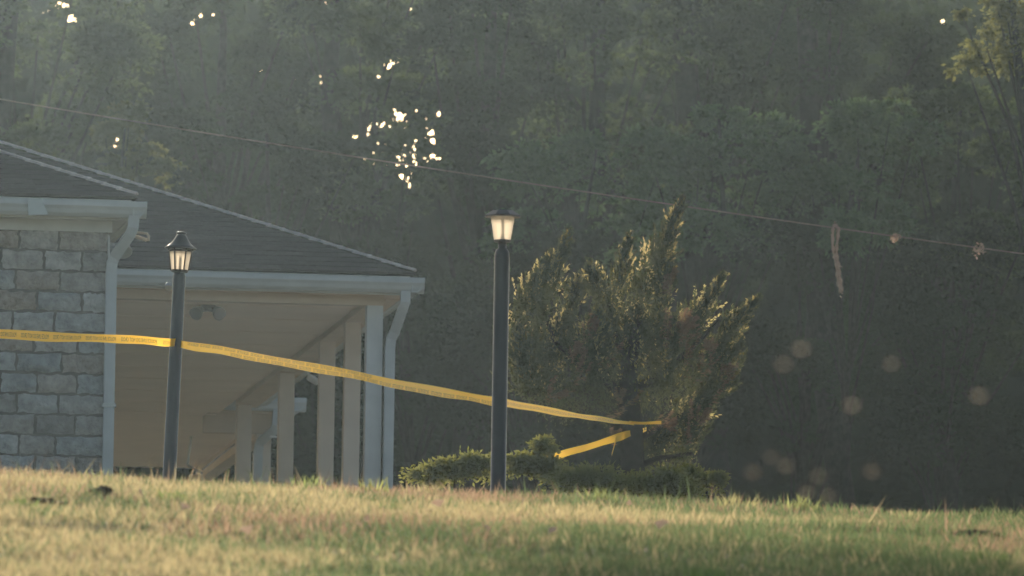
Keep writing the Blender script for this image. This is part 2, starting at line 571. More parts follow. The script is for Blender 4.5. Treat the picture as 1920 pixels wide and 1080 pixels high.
# house walls behind the porch
mb = MB(); bbox(mb, -W_MAIN + .3, -3.6, OV + .3, L_MAIN + 1.5, FLOOR, -.12)
mb.build("wall", M_WHITE, house)

# --- the wing in front: split-face block wall, its own gutter and hip
WB = -5.55                                    # its gutter line
WA = solve_a(276, WB, -.02)                   # right end of that gutter
WW = solve_a(199, WB + .3, -.9)               # right edge of the block wall
WL = WA - 6.5
gutter_front(WL, WA, WB, house)
gutter_side(WA, WB + .012, .0, house)
mb = MB(); bbox(mb, WL, WA - .112, WB + .112, WB + .135, -.14, .02); bbox(mb, WA - .135, WA - .112, WB + .137, -.02, -.14, .02)
mb.build("fascia", M_WHITE, house)
mb = MB(); bbox(mb, WL, WA - .137, WB + .137, WB + .30, -.135, -.12); bbox(mb, WW - .03, WA - .137, WB + .302, -.02, -.135, -.12)
mb.build("soffit", M_WHITE, house)
mb = MB(); bbox(mb, WL, WW + .035, WB + .285, WB + .298, -.225, -.1355)
mb.build("frieze_board", M_WHITE, house)
# block wall: every block a pillowed face in one mesh
blk = MB()
CH, BL = .163, .335
rb = random.Random(11)
z0 = -.225
rows = int((z0 - FLOOR) / CH) + 1
for i in range(rows):
    zt = z0 - i * CH
    zb = zt - CH + .020
    a = WW - (0.22 if i % 2 else 0.40) * rb.uniform(.85, 1.1)
    ar = WW
    while ar > WL:
        al = max(a, WL)
        a0, a1 = al + .011, ar - (.011 if ar < WW else 0)
        nxx, nzz = 9, 6
        base = len(blk.v)
        depth = rb.uniform(.006, .022)
        ph = rb.random() * 10
        for jz in range(nzz):
            for jx in range(nxx):
                u_, v_ = jx / (nxx - 1), jz / (nzz - 1)
                edge = min(1, min(u_, 1 - u_) * 7, min(v_, 1 - v_) * 5)
                d = depth * edge * (1 + .5 * math.sin(ph + 5 * u_ + 3 * v_)) + (rb.uniform(-.004, .006) if edge > 0 else 0)
                je = rb.uniform(-.008, .008)
                blk.v.append(B(a0 + (a1 - a0) * u_ + je, WB + .30 - d, zb + (zt - zb) * v_ + je))
        for jz in range(nzz - 1):
            for jx in range(nxx - 1):
                q = base + jz * nxx + jx
                blk.f.append((q, q + 1, q + nxx + 1, q + nxx))
        ar = a
        a = ar - BL * rb.uniform(.85, 1.12)
wall_o = blk.build("block_wall", M_BLOCK, house, smooth=True)
mb = MB(); bbox(mb, WL, WW, WB + .301, WB + .5, FLOOR, -.14); bbox(mb, WW - .2, WW, WB + .502, OV, FLOOR, -.136)
mb.build("mortar_bed", M_MORTAR, wall_o)
# wing roof
def wfront(s, t, h): return B(s, WB + .07 + t, FZ + t * PT + h)
def wright(s, t, h): return B(WA - .07 - t, s, FZ + t * PT + h)
wr = MB()
course_roof(wr, WL, WA - .07, 3.2, wfront, lambda t: WL + t, lambda t: WA - .07 - t)
course_roof(wr, WB + .07, 3.2, 3.2, wright, lambda t: WB + .07 + t, lambda t: .07 + t)
h2 = 3.2
wr.poly([B(WA - .09, WB + .09, FZ - .006), B(WL, WB + .09, FZ - .006), B(WL + h2, WB + .09 + h2, FZ + h2 * PT - .006), B(WA - .09 - h2, WB + .09 + h2, FZ + h2 * PT - .006)])
wr.poly([B(WA - .09, WB + .09, FZ - .006), B(WA - .09 - h2, WB + .09 + h2, FZ + h2 * PT - .006), B(WA - .09 - h2, h2, FZ + h2 * PT - .006), B(WA - .09, .0, FZ - .006)])
wr_o = wr.build("wing_roof", M_SHING, house)
hip_caps(B(WA - .07, WB + .07, FZ), B(WA - h2, WB + h2, FZ + (h2 - .07) * PT), -U, RR, wr_o)
# gutter mend patch
mb = MB(); a_p = solve_a(72, WB, -.08)
mb.quadbox([B(a_p - .08, WB - .012, -.135), B(a_p + .08, WB - .012, -.128), B(a_p + .08, WB - .002, -.128), B(a_p - .08, WB - .002, -.135), B(a_p - .085, WB - .012, -.004), B(a_p + .02, WB - .012, .0), B(a_p + .02, WB - .002, 0), B(a_p - .085, WB - .002, -.004)])
mb.build("gutter_patch", M_GREYM, house)

def spout(pts, wd, th, parent, mat=M_GUTTER, name="downspout"):
    """rectangular downspout along points in building coordinates (a,b,z)."""
    mb = MB()
    n_ = len(pts)
    b0 = len(mb.v)
    for i, p in enumerate(pts):
        p = Vector(p)
        q0, q1 = Vector(pts[max(i - 1, 0)]), Vector(pts[min(i + 1, n_ - 1)])
        t = (q1 - q0).normalized()
        nb = Vector((0, 1, 0))
        nb = (nb - t * nb.dot(t)).normalized()
        sa = t.cross(nb).normalized()
        for k, (x_, y_) in enumerate(((-1, -1), (-.3, -1.06), (.3, -1.06), (1, -1), (1, 1), (-1, 1))):
            v = p + sa * x_ * wd / 2 + nb * y_ * th / 2
            mb.v.append(B(v.x, v.y, v.z))
    for i in range(n_ - 1):
        for k in range(6):
            k2 = (k + 1) % 6
            mb.f.append((b0 + i * 6 + k, b0 + i * 6 + k2, b0 + (i + 1) * 6 + k2, b0 + (i + 1) * 6 + k))
    mb.f.append(tuple(b0 + k for k in range(6)))
    return mb.build(name, mat, parent)
def lerp(p, q, t): return tuple(p[i] + (q[i] - p[i]) * t for i in range(3))

# right porch downspout: from the gutter corner, bent back under the eave to the post
ax = solve_a(760, .05, -.2)
ax2 = solve_a(729, .30, -.8)
spout([(ax, .055, -.11), (ax, .06, -.20), (ax - .01, .08, -.24), (ax2 + .035, .22, -.44), (ax2 + .008, .245, -.50), (ax2, .25, -.58), (ax2, .25, -1.2), (ax2, .25, FLOOR + .1)], .082, .06, house)
# wing downspout
aw = solve_a(252, WB, -.2)
aw2 = solve_a(207, WB + .24, -.9)
wsp = spout([(aw, WB + .055, -.11), (aw - .005, WB + .06, -.20), (aw - .02, WB + .08, -.25), (aw2 + .025, WB + .22, -.42), (aw2 + .005, WB + .235, -.47), (aw2, WB + .24, -.55), (aw2, WB + .24, -1.4), (aw2, WB + .24, FLOOR + .05)], .085, .065, house)
mb = MB(); bbox(mb, aw2 - .055, aw2 + .055, WB + .2, WB + .29, -1.62, -1.59)
mb.build("strap", M_GREYM, wsp)
# corner board left by the wall end
mb = MB(); bbox(mb, WW + .004, WW + .02, WB + .3, WB + .42, FLOOR, -.24)
mb.build("corner_board", M_WHITE, house)

# porch floor slab and path
mb = MB(); bbox(mb, -3.58, .1, .2, L_MAIN + 4, FLOOR - .3, FLOOR - .002)
bbox(mb, .102, 3.5, -2, L_MAIN + 6, FLOOR - .3, FLOOR - .02)
tag(mb.build("porch_slab", M_CONC), "pale concrete slab under the porch posts", "pavement", kind="structure")

# --- rear wing beyond the porch
RB = 11.95
rear = empty("rear_house", B(-3, RB + 3, FLOOR))
tag(rear, "further porch wing with its own white gutter corner, seen between the porch posts", "house")
RA = solve_a(575, RB, -.05)
RL = solve_a(383, RB + .3, -.3)
gutter_front(RL, RA, RB, rear)
gutter_side(RA, RB + .012, RB + 7, rear)
mb = MB(); bbox(mb, RL, RA - .112, RB + .112, RB + .135, -.14, .02); bbox(mb, RA - .135, RA - .112, RB + .137, RB + 7, -.14, .02)
mb.build("fascia", M_TAN, rear)
RW = solve_a(524, RB + .3, -.4)
mb = MB(); bbox(mb, RL, RA - .137, RB + .137, RB + .3, -.135, -.12); bbox(mb, RW, RA - .137, RB + .302, RB + 7, -.135, -.12)
mb.build("soffit", M_TAN, rear)
mb = MB(); bbox(mb, RL, RW, RB + .30, RB + .44, -.32, -.121); bbox(mb, RW - .14, RW - .001, RB + .442, RB + 6.5, -.30, -.121)
mb.build("beam", M_TAN, rear)
mb = MB(); bbox(mb, RL, RW - .142, RB + .442, RB + 6.5, -.165, -.15)
mb.build("porch_ceiling", M_CEIL, rear)
for px, bq in ((492, RB + .37), (367, RB + 5.6)):
    a_ = solve_a(px, bq, -.8)
    mb = MB(); bbox(mb, a_ - .068, a_ + .068, bq - .068, bq + .068, FLOOR, -.325 if bq < RB + 1 else -.305)
    mb.build("post", M_POST, rear)
rr = MB()
def rfront(s, t, h): return B(s, RB + .07 + t, FZ + t * PT + h)
course_roof(rr, RL, RA - .07, 2.0, rfront, lambda t: RL, lambda t: RA - .07 - t)
rr.poly([B(RA - .09, RB + .09, FZ - .006), B(-5.5, RB + .09, FZ - .006), B(-5.5, RB + 3.4, FZ + 3.3 * PT), B(RA - 3.4, RB + 3.4, FZ + 3.3 * PT)])
rr.poly([B(RA - .09, RB + .09, FZ - .006), B(RA - 3.4, RB + 3.4, FZ + 3.3 * PT), B(RA - 3.4, RB + 7, FZ + 3.3 * PT), B(RA - .09, RB + 7, FZ - .006)])
rr.build("roof", M_SHING, rear)
a1, a2 = solve_a(517, RB + .1, -.3), solve_a(482, RB + .24, -.8)
spout([(a1 + .01, RB + .055, -.11), (a1, RB + .06, -.26), (a1 - .02, RB + .09, -.31), (a2 + .03, RB + .2, -.40), (a2 + .01, RB + .22, -.44), (a2, RB + .23, -.52), (a2, RB + .23, FLOOR)], .085, .07, rear)
# hanger strap
mb = MB(); bbox(mb, a1 + .07, a1 + .10, RB + .03, RB + .05, -.36, -.126); bbox(mb, a1 - .06, a1 + .14, RB + .03, RB + .052, -.38, -.362)
mb.build("gutter_bracket", M_WHITE, rear)
# handrail of the far steps
mb = MB()
mb.tube([P(352, 872, 111), P(356, 840, 111), P(359, 818, 111)], .012, 6).tube([P(352, 872, 111), P(380, 888, 111)], .012, 6).tube([P(380, 880, 111), P(440, 833, 113)], .01, 6)
hr = mb.build("stair_rail", M_GREYM, None, origin=P(352, 900, 111))
tag(hr, "thin metal stair rail by the furthest porch post, low at the grass line", "railing")

# ------------------------------------------------------------------ fixtures on the house
def flood_pair():
    c = on_z(390, 572, ZE - .165)
    o_ = empty("ceiling_light", c)
    tag(o_, "grey twin-headed floodlight fixed under the porch ceiling", "light fixture")
    mb = MB(); mb.lathe(c, (0, 0, -1), [(.06, 0), (.06, .02), (.035, .03), (.03, .05)], 16)
    mb.build("mount", M_GREYM, o_)
    for sx in (-1, 1):
        q = c + Vector((sx * .075 - .0, 0, -.055))
        mb = MB(); mb.tube([c + Vector((0, 0, -.045)), q + Vector((0, 0, .005))], .012, 8)
        mb.lathe(q + Vector((-sx * .015, .04, .03)), Vector((sx * .35, -.7, -.45)), [(.022, 0), (.035, .03), (.055, .09), (.058, .11), (.05, .112)], 16)
        mb.build("lamp_head", M_GREYM, o_, smooth=True)
flood_pair()

def corner_light():
    c = P(222, 462, 92.55)
    o_ = empty("corner_floodlight", c)
    tag(o_, "grey metal floodlight at the top corner of the block wall, above the downspout bend", "light fixture")
    mb = MB(); mb.lathe(c + Vector((-.02, .25, .0)), Vector((0.12, -1, .12)), [(.05, 0), (.05, .025), (.025, .03), (.022, .12)], 14)
    mb.build("mount", M_GREYM, o_)
    mb = MB(); mb.lathe(c + Vector((.015, .14, .05)), Vector((.25, -.7, -.75)), [(.02, 0), (.04, .03), (.062, .10), (.066, .13), (.058, .132)], 18)
    mb.build("lamp_head", M_GREYM, o_, smooth=True)
    mb = MB(); mb.lathe(c + Vector((-.05, .14, .03)), Vector((-.3, -.7, -.6)), [(.02, 0), (.035, .03), (.05, .08), (.054, .10), (.046, .102)], 18)
    mb.build("lamp_head", M_GREYM, o_, smooth=True)
corner_light()

c = P(266, 440, 92.75)
sb = MB(); sb.tube([P(248, 436, 92.8), P(262, 436.5, 92.76), P(276, 438, 92.72), P(279, 443, 92.72), P(278, 452, 92.72)], .010, 8).tube([P(250, 442, 92.8), P(274, 450, 92.74)], .016, 8)
tag(sb.build("pipe_bracket", M_TAN, None, origin=c, smooth=True), "short bent pipe sticking out sideways beside the wing's downspout", "pipe")

def bullet(c):
    o_ = empty("security_camera", c)
    tag(o_, "white bullet-shaped security camera below the eave between two porch posts", "camera")
    ax_ = (UP0 * -.5 + RT0 * .86 + Vector((0, -.15, 0))).normalized()
    mb = MB(); mb.lathe(c - ax_ * .05, ax_, [(.02, 0), (.03, .006), (.032, .02), (.032, .10), (.028, .108)], 18)
    mb.build("body", M_WHITE, o_, smooth=True)
    mb = MB(); mb.tube([c + Vector((-.03, 0, .03)), c + Vector((-.06, .02, .09)), c + Vector((-.06, .02, .16))], .009, 8)
    mb.build("bracket", M_WHITE, o_)
bullet(P(586, 711, 103.2))

# ------------------------------------------------------------------ lamp posts
def lamp_right():
    D = 68.0
    k = 22000 / D
    top, bot = P(941.5, 468, D), P(934, 905, D)
    axis = (top - bot).normalized()
    gz_ = float(ground_z(bot.x, bot.y))
    t = (bot.z - gz_) / axis.z
    base = bot - axis * t
    o_ = empty("lamp_post", base)
    tag(o_, "straight black post lamp with a flat-capped lantern, in front of the juniper", "lamp post")
    H = (top - base).length
    mb = MB(); mb.lathe(base, axis, [(.085, 0), (.085, .02), (.06, .05), (.0445, .06), (.0445, H - .045), (.042, H - .02), (.034, H), (.024, H + .006), (.024, H + .045), (.03, H + .05)], 28)
    mb.build("pole", M_BLACK, o_, smooth=True)
    L0 = base + axis * (H + .04)
    x = RT0
    def ring(h, w_, n_=8):
        return [L0 + axis * h + (x * math.cos(a) + Vector((0, 1, 0)) * math.sin(a)) * w_ for a in [2 * math.pi * (i + .5) / n_ for i in range(n_)]]
    def loft(mb, prof, n_=8):
        b = len(mb.v)
        for h, w_ in prof: mb.v += ring(h, w_, n_)
        for i in range(len(prof) - 1):
            for q in range(n_):
                q2 = (q + 1) % n_
                mb.f.append((b + i * n_ + q, b + i * n_ + q2, b + (i + 1) * n_ + q2, b + (i + 1) * n_ + q))
        mb.f.append(tuple(b + q for q in reversed(range(n_))))
        e = b + (len(prof) - 1) * n_
        mb.f.append(tuple(e + q for q in range(n_)))
        return mb
    mb = MB(); loft(mb, [(0.0, .03), (.006, .052), (.016, .052), (.018, .046)]); mb.build("lantern_base", M_BLACK, o_)
    # hollow lens wall
    mb = MB(); b = 0; n_ = 16
    for h, w_ in ((.018, .050), (.150, .071), (.150, .0675), (.018, .0465)): mb.v += ring(h, w_, n_)
    for i in range(3):
        for q in range(n_):
            q2 = (q + 1) % n_
            mb.f.append((i * n_ + q, i * n_ + q2, (i + 1) * n_ + q2, (i + 1) * n_ + q))
    mb.build("lens", M_LENS, o_)
    mb = MB(); mb.tube([L0 + axis * .02, L0 + axis * .055], .012, 10); mb.tube([L0 + axis * .06, L0 + axis * .148], .009, 10)
    mb.build("lamp_tube", M_WHITE, o_, smooth=True)
    mb = MB(); loft(mb, [(.148, .06), (.150, .110), (.156, .112), (.163, .103), (.186, .066), (.189, .062)]); mb.build("cap", M_BLACK, o_)
    mb = MB(); loft(mb, [(.1892, .055), (.192, .053)]); mb.build("solar_panel", solid("panel_glass", (.02, .025, .045), .15, .1, 5, spec=.6), o_)
lamp_right()

def lamp_left():
    D = 76.0
    top, bot = P(336.5, 512, D), P(318, 880, D)
    axis = (top - bot).normalized()
    gz_ = float(ground_z(bot.x, bot.y))
    base = bot - axis * ((bot.z - gz_) / axis.z)
    o_ = empty("lamp_post", base)
    tag(o_, "leaning black post lamp with a barred lantern and pagoda roof, in front of the porch", "lamp post")
    H = (top - base).length
    mb = MB(); mb.lathe(base, axis, [(.085, 0), (.085, .02), (.06, .05), (.045, .06), (.041, H - .02), (.034, H), (.03, H + .012)], 28)
    mb.build("pole", M_BLACK, o_, smooth=True)
    L0 = base + axis * H
    mb = MB(); mb.lathe(L0, axis, [(.03, 0), (.05, .004), (.058, .012), (.058, .020)], 24); mb.build("lantern_base", M_BLACK, o_)
    Y = Vector((0, 1, 0))
    mb = MB(); n_ = 24
    for h, w_ in ((.02, .055), (.158, .074), (.158, .071), (.02, .052)):
        mb.v += [L0 + axis * h + (RT0 * math.cos(2 * math.pi * q / n_) + Y * math.sin(2 * math.pi * q / n_)) * w_ for q in range(n_)]
    for i in range(3):
        for q in range(n_):
            q2 = (q + 1) % n_
            mb.f.append((i * n_ + q, i * n_ + q2, (i + 1) * n_ + q2, (i + 1) * n_ + q))
    mb.build("lens", M_LENS, o_)
    mb = MB()
    for q in range(6):
        a = 2 * math.pi * q / 6
        d = RT0 * math.cos(a) + Y * math.sin(a)
        mb.tube([L0 + axis * .018 + d * .058, L0 + axis * .16 + d * .078], .0052, 6)
    mb.lathe(L0, axis, [(.078, .138), (.080, .140), (.080, .145), (.078, .147)], 24)
    mb.build("cage", M_BLACK, o_)
    mb = MB(); mb.tube([L0 + axis * .02, L0 + axis * .11], .010, 10); mb.build("lamp_tube", M_BLACK, o_, smooth=True)
    mb = MB(); mb.lathe(L0, axis, [(.07, .157), (.104, .158), (.106, .163), (.085, .176), (.062, .197), (.045, .222), (.034, .243), (.028, .250)], 28, rot=.1)
    mb.build("roof", M_BLACK, o_, smooth=True)
    mb = MB(); mb.lathe(L0, axis, [(.028, .2505), (.033, .256), (.033, .264), (.02, .270), (.008, .273)], 20)
    mb.build("finial", M_BLACK, o_, smooth=True)
    q = P(318, 536, D - .04)
    o2 = empty("post_spotlight", q)
    tag(o2, "tiny silver spotlight clipped high on the leaning lamp post", "light fixture")
    mb = MB(); mb.lathe(q + Vector((-.004, .02, .02)), Vector((-.1, -.6, -.6)), [(.01, 0), (.022, .015), (.028, .05), (.024, .052)], 14); mb.build("lamp_head", M_GREYM, o2, smooth=True)
    mb = MB(); mb.tube([q + Vector((0, .02, .015)), q + Vector((.02, .03, .0)), q + Vector((.05, .035, -.03))], .007, 8); mb.build("clip", M_GREYM, o2)
    return top, bot
lamp_left()

# ------------------------------------------------------------------ barrier tape
def catmull(pts, n_):
    pts = np.array(pts, float)
    pts = np.vstack([2 * pts[0] - pts[1], pts, 2 * pts[-1] - pts[-2]])
    out = []
    for i in range(1, len(pts) - 2):
        p0, p1, p2, p3 = pts[i - 1:i + 3]
        for t in np.linspace(0, 1, n_, endpoint=False):
            out.append(.5 * ((2 * p1) + (-p0 + p2) * t + (2 * p0 - 5 * p1 + 4 * p2 - p3) * t * t + (-p0 + 3 * p1 - 3 * p2 + p3) * t ** 3))
    out.append(pts[-2])
    return np.array(out)

tape = empty("barrier_tape", P(634, 698, 72))
tag(tape, "yellow barrier tape strung past both lamp posts to the juniper trunk", "tape")
def ribbon(key, name, nseg=14, twist=0.0):
    """key: (px, py_top, py_bottom, depth) -> ribbon mesh of two facets with a lengthwise crease."""
    c = catmull(key, nseg)
    mb = MB()
    tops, bots = [], []
    for i, (x, yt, yb, d) in enumerate(c):
        tw = .012 * math.sin(i * .23) + .006 * math.sin(i * .61) + twist
        yb = yt + (yb - yt) * (1 + .10 * math.sin(i * .37 + 1) * math.sin(i * .11)); yt += .9 * math.sin(i * .29)
        tops.append(P(x, yt, d + tw)); bots.append(P(x, yb, d - tw))
    for t, b_ in zip(tops, bots):
        m_ = t.lerp(b_, .5) + Vector((0, .004, 0))
        mb.v += [t, m_, b_]
    for i in range(len(tops) - 1):
        mb.f.append((3 * i, 3 * i + 1, 3 * i + 4, 3 * i + 3))
        mb.f.append((3 * i + 1, 3 * i + 2, 3 * i + 5, 3 * i + 4))
    return mb.build(name, M_TAPE, tape), tops, bots
r1, t1, b1 = ribbon([(-420, 604, 622, 79), (-200, 611, 629, 78), (0, 618, 636, 77.2), (200, 627, 643, 76.3), (318, 634, 649, 75.95), (342, 638, 653, 75.95), (450, 656, 672, 74.5), (640, 691, 707, 72.2), (800, 722, 739, 70.1), (920, 743, 759, 68.5), (936, 746, 762, 68.3), (960, 750, 765, 69.2), (1060, 770, 781, 77), (1130, 782, 791, 83), (1192, 792, 798, 88.2)], "ribbon", 18)
r2, t2, b2 = ribbon([(1212, 801, 813, 88.6), (1186, 806, 818, 88.0), (1155, 814, 828, 87.4), (1100, 832, 845, 87), (1045, 848, 862, 86.6), (960, 875, 888, 86.2)], "ribbon", 10, .012)
r3, t3, b3 = ribbon([(1180, 789, 795, 87.5), (1205, 790, 796, 87.45), (1240, 789, 796, 87.5)], "tail", 6, .02)
r4, t4, b4 = ribbon([(1156, 815, 822, 87.3), (1152, 830, 838, 87.28), (1147, 850, 856, 87.25)], "tail", 6, .02)

# lettering printed on the far side and read through the film, so it stands mirrored
def text_tris(s):
    cu = bpy.data.curves.new("lettering", 'FONT')
    cu.body = s
    cu.size = 1.0
    cu.resolution_u = 2
    ob = bpy.data.objects.new("lettering", cu)
    COL.objects.link(ob)
    dg = bpy.context.evaluated_depsgraph_get()
    me_ = ob.evaluated_get(dg).to_mesh()
    me_.calc_loop_triangles()
    v = np.array([tuple(q.co) for q in me_.vertices])
    tri = np.array([tuple(q.vertices) for q in me_.loop_triangles])
    ob.evaluated_get(dg).to_mesh_clear()
    bpy.data.objects.remove(ob)
    bpy.data.curves.remove(cu)
    return v[:, :2], tri
TV, TT = text_tris("POLICE LINE DO NOT CROSS")
TW = TV[:, 0].max()
TV[:, 0] = (TW - TV[:, 0])                     # mirrored
def lettering(tops, bots, px0, px1, centre, hfrac, period, fill=.86, ph=0.0):
    tp = np.array([tuple(p) for p in tops]); bt = np.array([tuple(p) for p in bots])
    mid = (tp + bt) / 2
    s = np.concatenate([[0], np.cumsum(np.linalg.norm(np.diff(mid, axis=0), axis=1))])
    pxs = np.array([proj(p)[0] for p in mid])
    s0, s1 = np.interp(px0, pxs, s), np.interp(px1, pxs, s)
    out = []
    k = s0 + ph
    while k < s1:
        q = k + TV[:, 0] / TW * period * fill
        y = centre + (TV[:, 1] / .72 - .5) * hfrac             # 0 bottom .. 1 top
        T = np.stack([np.interp(q, s, tp[:, i]) for i in range(3)], 1)
        Bt = np.stack([np.interp(q, s, bt[:, i]) for i in range(3)], 1)
        v = Bt + (T - Bt) * y[:, None]
        v[:, 1] -= .003
        v[:, 2] -= .0003
        tri = TT[(q[TT].max(1) < s1)]
        out.append(v[tri].reshape(-1, 3))
        k += period
    return np.concatenate(out) if out else np.zeros((0, 3))
lt = [lettering(t1, b1, -400, 318, .5, .46, .36),
      lettering(t1, b1, 352, 700, .75, .36, .33),
      lettering(t1, b1, 430, 932, .27, .40, .33, ph=.03),
      lettering(t1, b1, 950, 1150, .5, .38, .40)]
np_mesh("lettering", np.concatenate(lt), 3, M_INK, tape)

# ------------------------------------------------------------------ juniper
def plume(spine, r0, n_, rr_=rng, per=46):
    """many short branchlets thrown forward off a flame-shaped limb, each feathered with sprigs."""
    e1, e0 = Vector(spine[-1]), Vector(spine[-2])
    spine = list(spine[:-1]) + [e0.lerp(e1, .55), e1 + (e1 - e0) * .06]      # drawn out to a thin leader
    sp = catmull([tuple(p) for p in spine], 12)
    nb = max(8, n_ // per)
    t = rr_.random(nb) ** .60
    idx = t * (len(sp) - 1)
    i0 = np.minimum(idx.astype(int), len(sp) - 2)
    f = (idx - i0)[:, None]
    c = sp[i0] * (1 - f) + sp[i0 + 1] * f
    tang = unit(sp[i0 + 1] - sp[i0])
    rad = r0 * (1 - t) ** 1.05 * (1 + .3 * np.sin(t * 17 + rr_.random() * 6)) + .006
    off = unit(rr_.normal(size=(nb, 3)))
    off = unit(off - tang * (off * tang).sum(1, keepdims=True) * .8)
    st = c + off * (rad * rr_.random(nb) ** .5 * .75)[:, None]
    bl = (.028 + .095 * (1 - t) + rad * rr_.uniform(.35, .95, nb))
    bd = unit(tang * 1.0 + off * .55 + rr_.normal(size=(nb, 3)) * .22 + np.array([0, 0, .30]))
    k = np.repeat(np.arange(nb), per)
    u = rr_.random(len(k)) ** .9
    wdt = (.006 + .12 * bl[k]) * (1 - u) ** .8
    so = unit(rr_.normal(size=(len(k), 3)))
    curl = np.stack([np.zeros(len(k)), np.zeros(len(k)), (u * bl[k]) ** 2 * 1.4], 1)
    pos = st[k] + bd[k] * (u * bl[k])[:, None] + so * wdt[:, None] + curl
    d = bd[k] * 1.0 + so * .8 + rr_.normal(size=(len(k), 3)) * .25
    return pos, d

JD = 88.0
JB = P(1188, 905, JD)
JB.z = float(ground_z(JB.x, JB.y))
jun = empty("juniper_tree", JB)
tag(jun, "wind-swept juniper with flame-shaped tips and brown dead patches, tape round its trunk", "tree")
trunk = MB()
trunk.tube([JB, P(1186, 860, JD), P(1184, 800, JD), P(1178, 740, JD), P(1180, 680, JD), P(1200, 600, JD)], [.10, .09, .085, .08, .06, .03], 12)
for pts, r_ in (([P(1180, 745, JD), P(1110, 700, JD), P(1040, 640, JD), P(1010, 560, JD)], .04),
                ([P(1180, 740, JD), P(1240, 700, JD), P(1300, 650, JD), P(1350, 600, JD)], .04),
                ([P(1182, 700, JD), P(1150, 620, JD), P(1140, 560, JD)], .03),
                ([P(1184, 830, JD), P(1240, 800, JD), P(1290, 770, JD)], .03),
                ([P(1184, 880, JD), P(1230, 860, JD), P(1300, 850, JD)], .03)):
    trunk.tube(pts, [r_, r_ * .7, r_ * .45] + [r_ * .25] * (len(pts) - 3), 8)
trunk.build("trunk", M_BARK, jun, smooth=True)
# (spine pixels, half width in px, number of sprigs, depth offset)
PL = [([(1010, 700), (1005, 620), (1030, 540), (1066, 440)], 44, 2300, -.1),
      ([(985, 720), (968, 650), (985, 560), (1030, 480)], 34, 1800, .1),
      ([(1075, 640), (1070, 590), (1085, 520)], 34, 900, .0),
      ([(1135, 640), (1125, 560), (1104, 492)], 30, 900, .1),
      ([(1140, 660), (1155, 560), (1180, 445)], 34, 1300, -.1),
      ([(1170, 680), (1190, 560), (1235, 480), (1278, 380)], 44, 2800, .0),
      ([(1215, 660), (1235, 590), (1258, 500)], 34, 1100, -.2),
      ([(1195, 640), (1225, 560), (1262, 460)], 30, 900, .2),
      ([(1270, 700), (1300, 620), (1355, 522)], 40, 1600, .1),
      ([(1290, 720), (1345, 650), (1418, 564)], 38, 1700, -.1),
      ([(1300, 740), (1350, 700), (1386, 640)], 40, 1100, .2),
      ([(1280, 690), (1290, 640), (1312, 570)], 34, 800, .2),
      ([(1290, 760), (1340, 745), (1378, 700)], 36, 1000, .0),
      ([(1060, 760), (1030, 700), (1050, 600)], 66, 2600, .15),
      ([(1120, 760), (1110, 690), (1120, 590)], 70, 2800, -.2),
      ([(1190, 760), (1180, 690), (1190, 580)], 72, 2600, .1),
      ([(1250, 750), (1250, 690), (1260, 600)], 64, 2400, -.15),
      ([(1310, 770), (1330, 700), (1340, 640)], 50, 1500, .15),
      ([(1010, 745), (985, 700), (975, 620)], 42, 1500, .0),
      ([(1240, 830), (1280, 790), (1330, 750)], 40, 1300, .0),
      ([(1250, 900), (1285, 840), (1310, 790)], 46, 1600, .05),
      ([(1190, 880), (1215, 850), (1250, 800)], 44, 1300, .1)]
rj = np.random.default_rng(21)
cs, ds = [], []
for pts, wpx, n_, dz in PL:
    sp = [P(x, y, JD + dz) for x, y in pts]
    p_, d_ = plume(sp, wpx / 250.0, int(n_ * 2.0), rr_=rj)
    cs.append(p_); ds.append(d_)
for pts, wpx, n_, dz in PL:                      # dense older growth close round each limb
    sp = catmull([tuple(P(x, y, JD + dz)) for x, y in pts], 12)
    nb = int(n_ * .75)
    t = rj.random(nb) * .86
    q = sp[(t * (len(sp) - 1)).astype(int)]
    cs.append(q + rj.normal(size=(nb, 3)) * (wpx / 250.0 * .34 * (1 - t) ** .7)[:, None])
    ds.append(rj.normal(size=(nb, 3)) + np.array([0, 0, .8]))
cs, ds = np.concatenate(cs), np.concatenate(ds)
Lj = rj.uniform(.016, .042, len(cs))
np_mesh("foliage", leaves(cs, ds, Lj, Lj * .36, .2, rj), 4, M_JUN, jun)
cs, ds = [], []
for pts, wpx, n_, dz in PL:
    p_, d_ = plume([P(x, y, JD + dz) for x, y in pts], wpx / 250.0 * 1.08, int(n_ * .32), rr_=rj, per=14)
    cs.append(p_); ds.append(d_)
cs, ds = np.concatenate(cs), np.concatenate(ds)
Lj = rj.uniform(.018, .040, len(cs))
np_mesh("sunlit_tips", leaves(cs, ds, Lj, Lj * .42, .2, rj), 4, M_JUNT, jun)  # lighter sprigs that paint sunlit highlights over the darker foliage
DP = [([(1060, 740), (1075, 700), (1085, 650)], 34, 900), ([(1230, 690), (1265, 640), (1300, 600)], 46, 1300), ([(1250, 620), (1245, 560), (1262, 510)], 24, 500),
      ([(1330, 760), (1355, 720), (1365, 690)], 26, 400), ([(1120, 780), (1160, 770), (1170, 740)], 30, 500), ([(1020, 760), (1030, 745), (1060, 740)], 18, 250),
      ([(1290, 860), (1300, 800), (1320, 770)], 26, 500), ([(1150, 850), (1148, 830), (1152, 815)], 12, 200), ([(1210, 820), (1240, 800), (1260, 800)], 18, 250),
      ([(1090, 690), (1110, 650), (1110, 600)], 40, 700), ([(1300, 730), (1310, 680), (1330, 650)], 40, 700)]
cs, ds = [], []
for pts, wpx, n_ in DP:
    p_, d_ = plume([P(x, y, JD - .32) for x, y in pts], wpx / 250.0, n_, rr_=rj)
    cs.append(p_); ds.append(d_ * np.array([1, 1, .4]) + np.array([0, 0, -.3]))
cs, ds = np.concatenate(cs), np.concatenate(ds)
Lj = rj.uniform(.02, .05, len(cs))
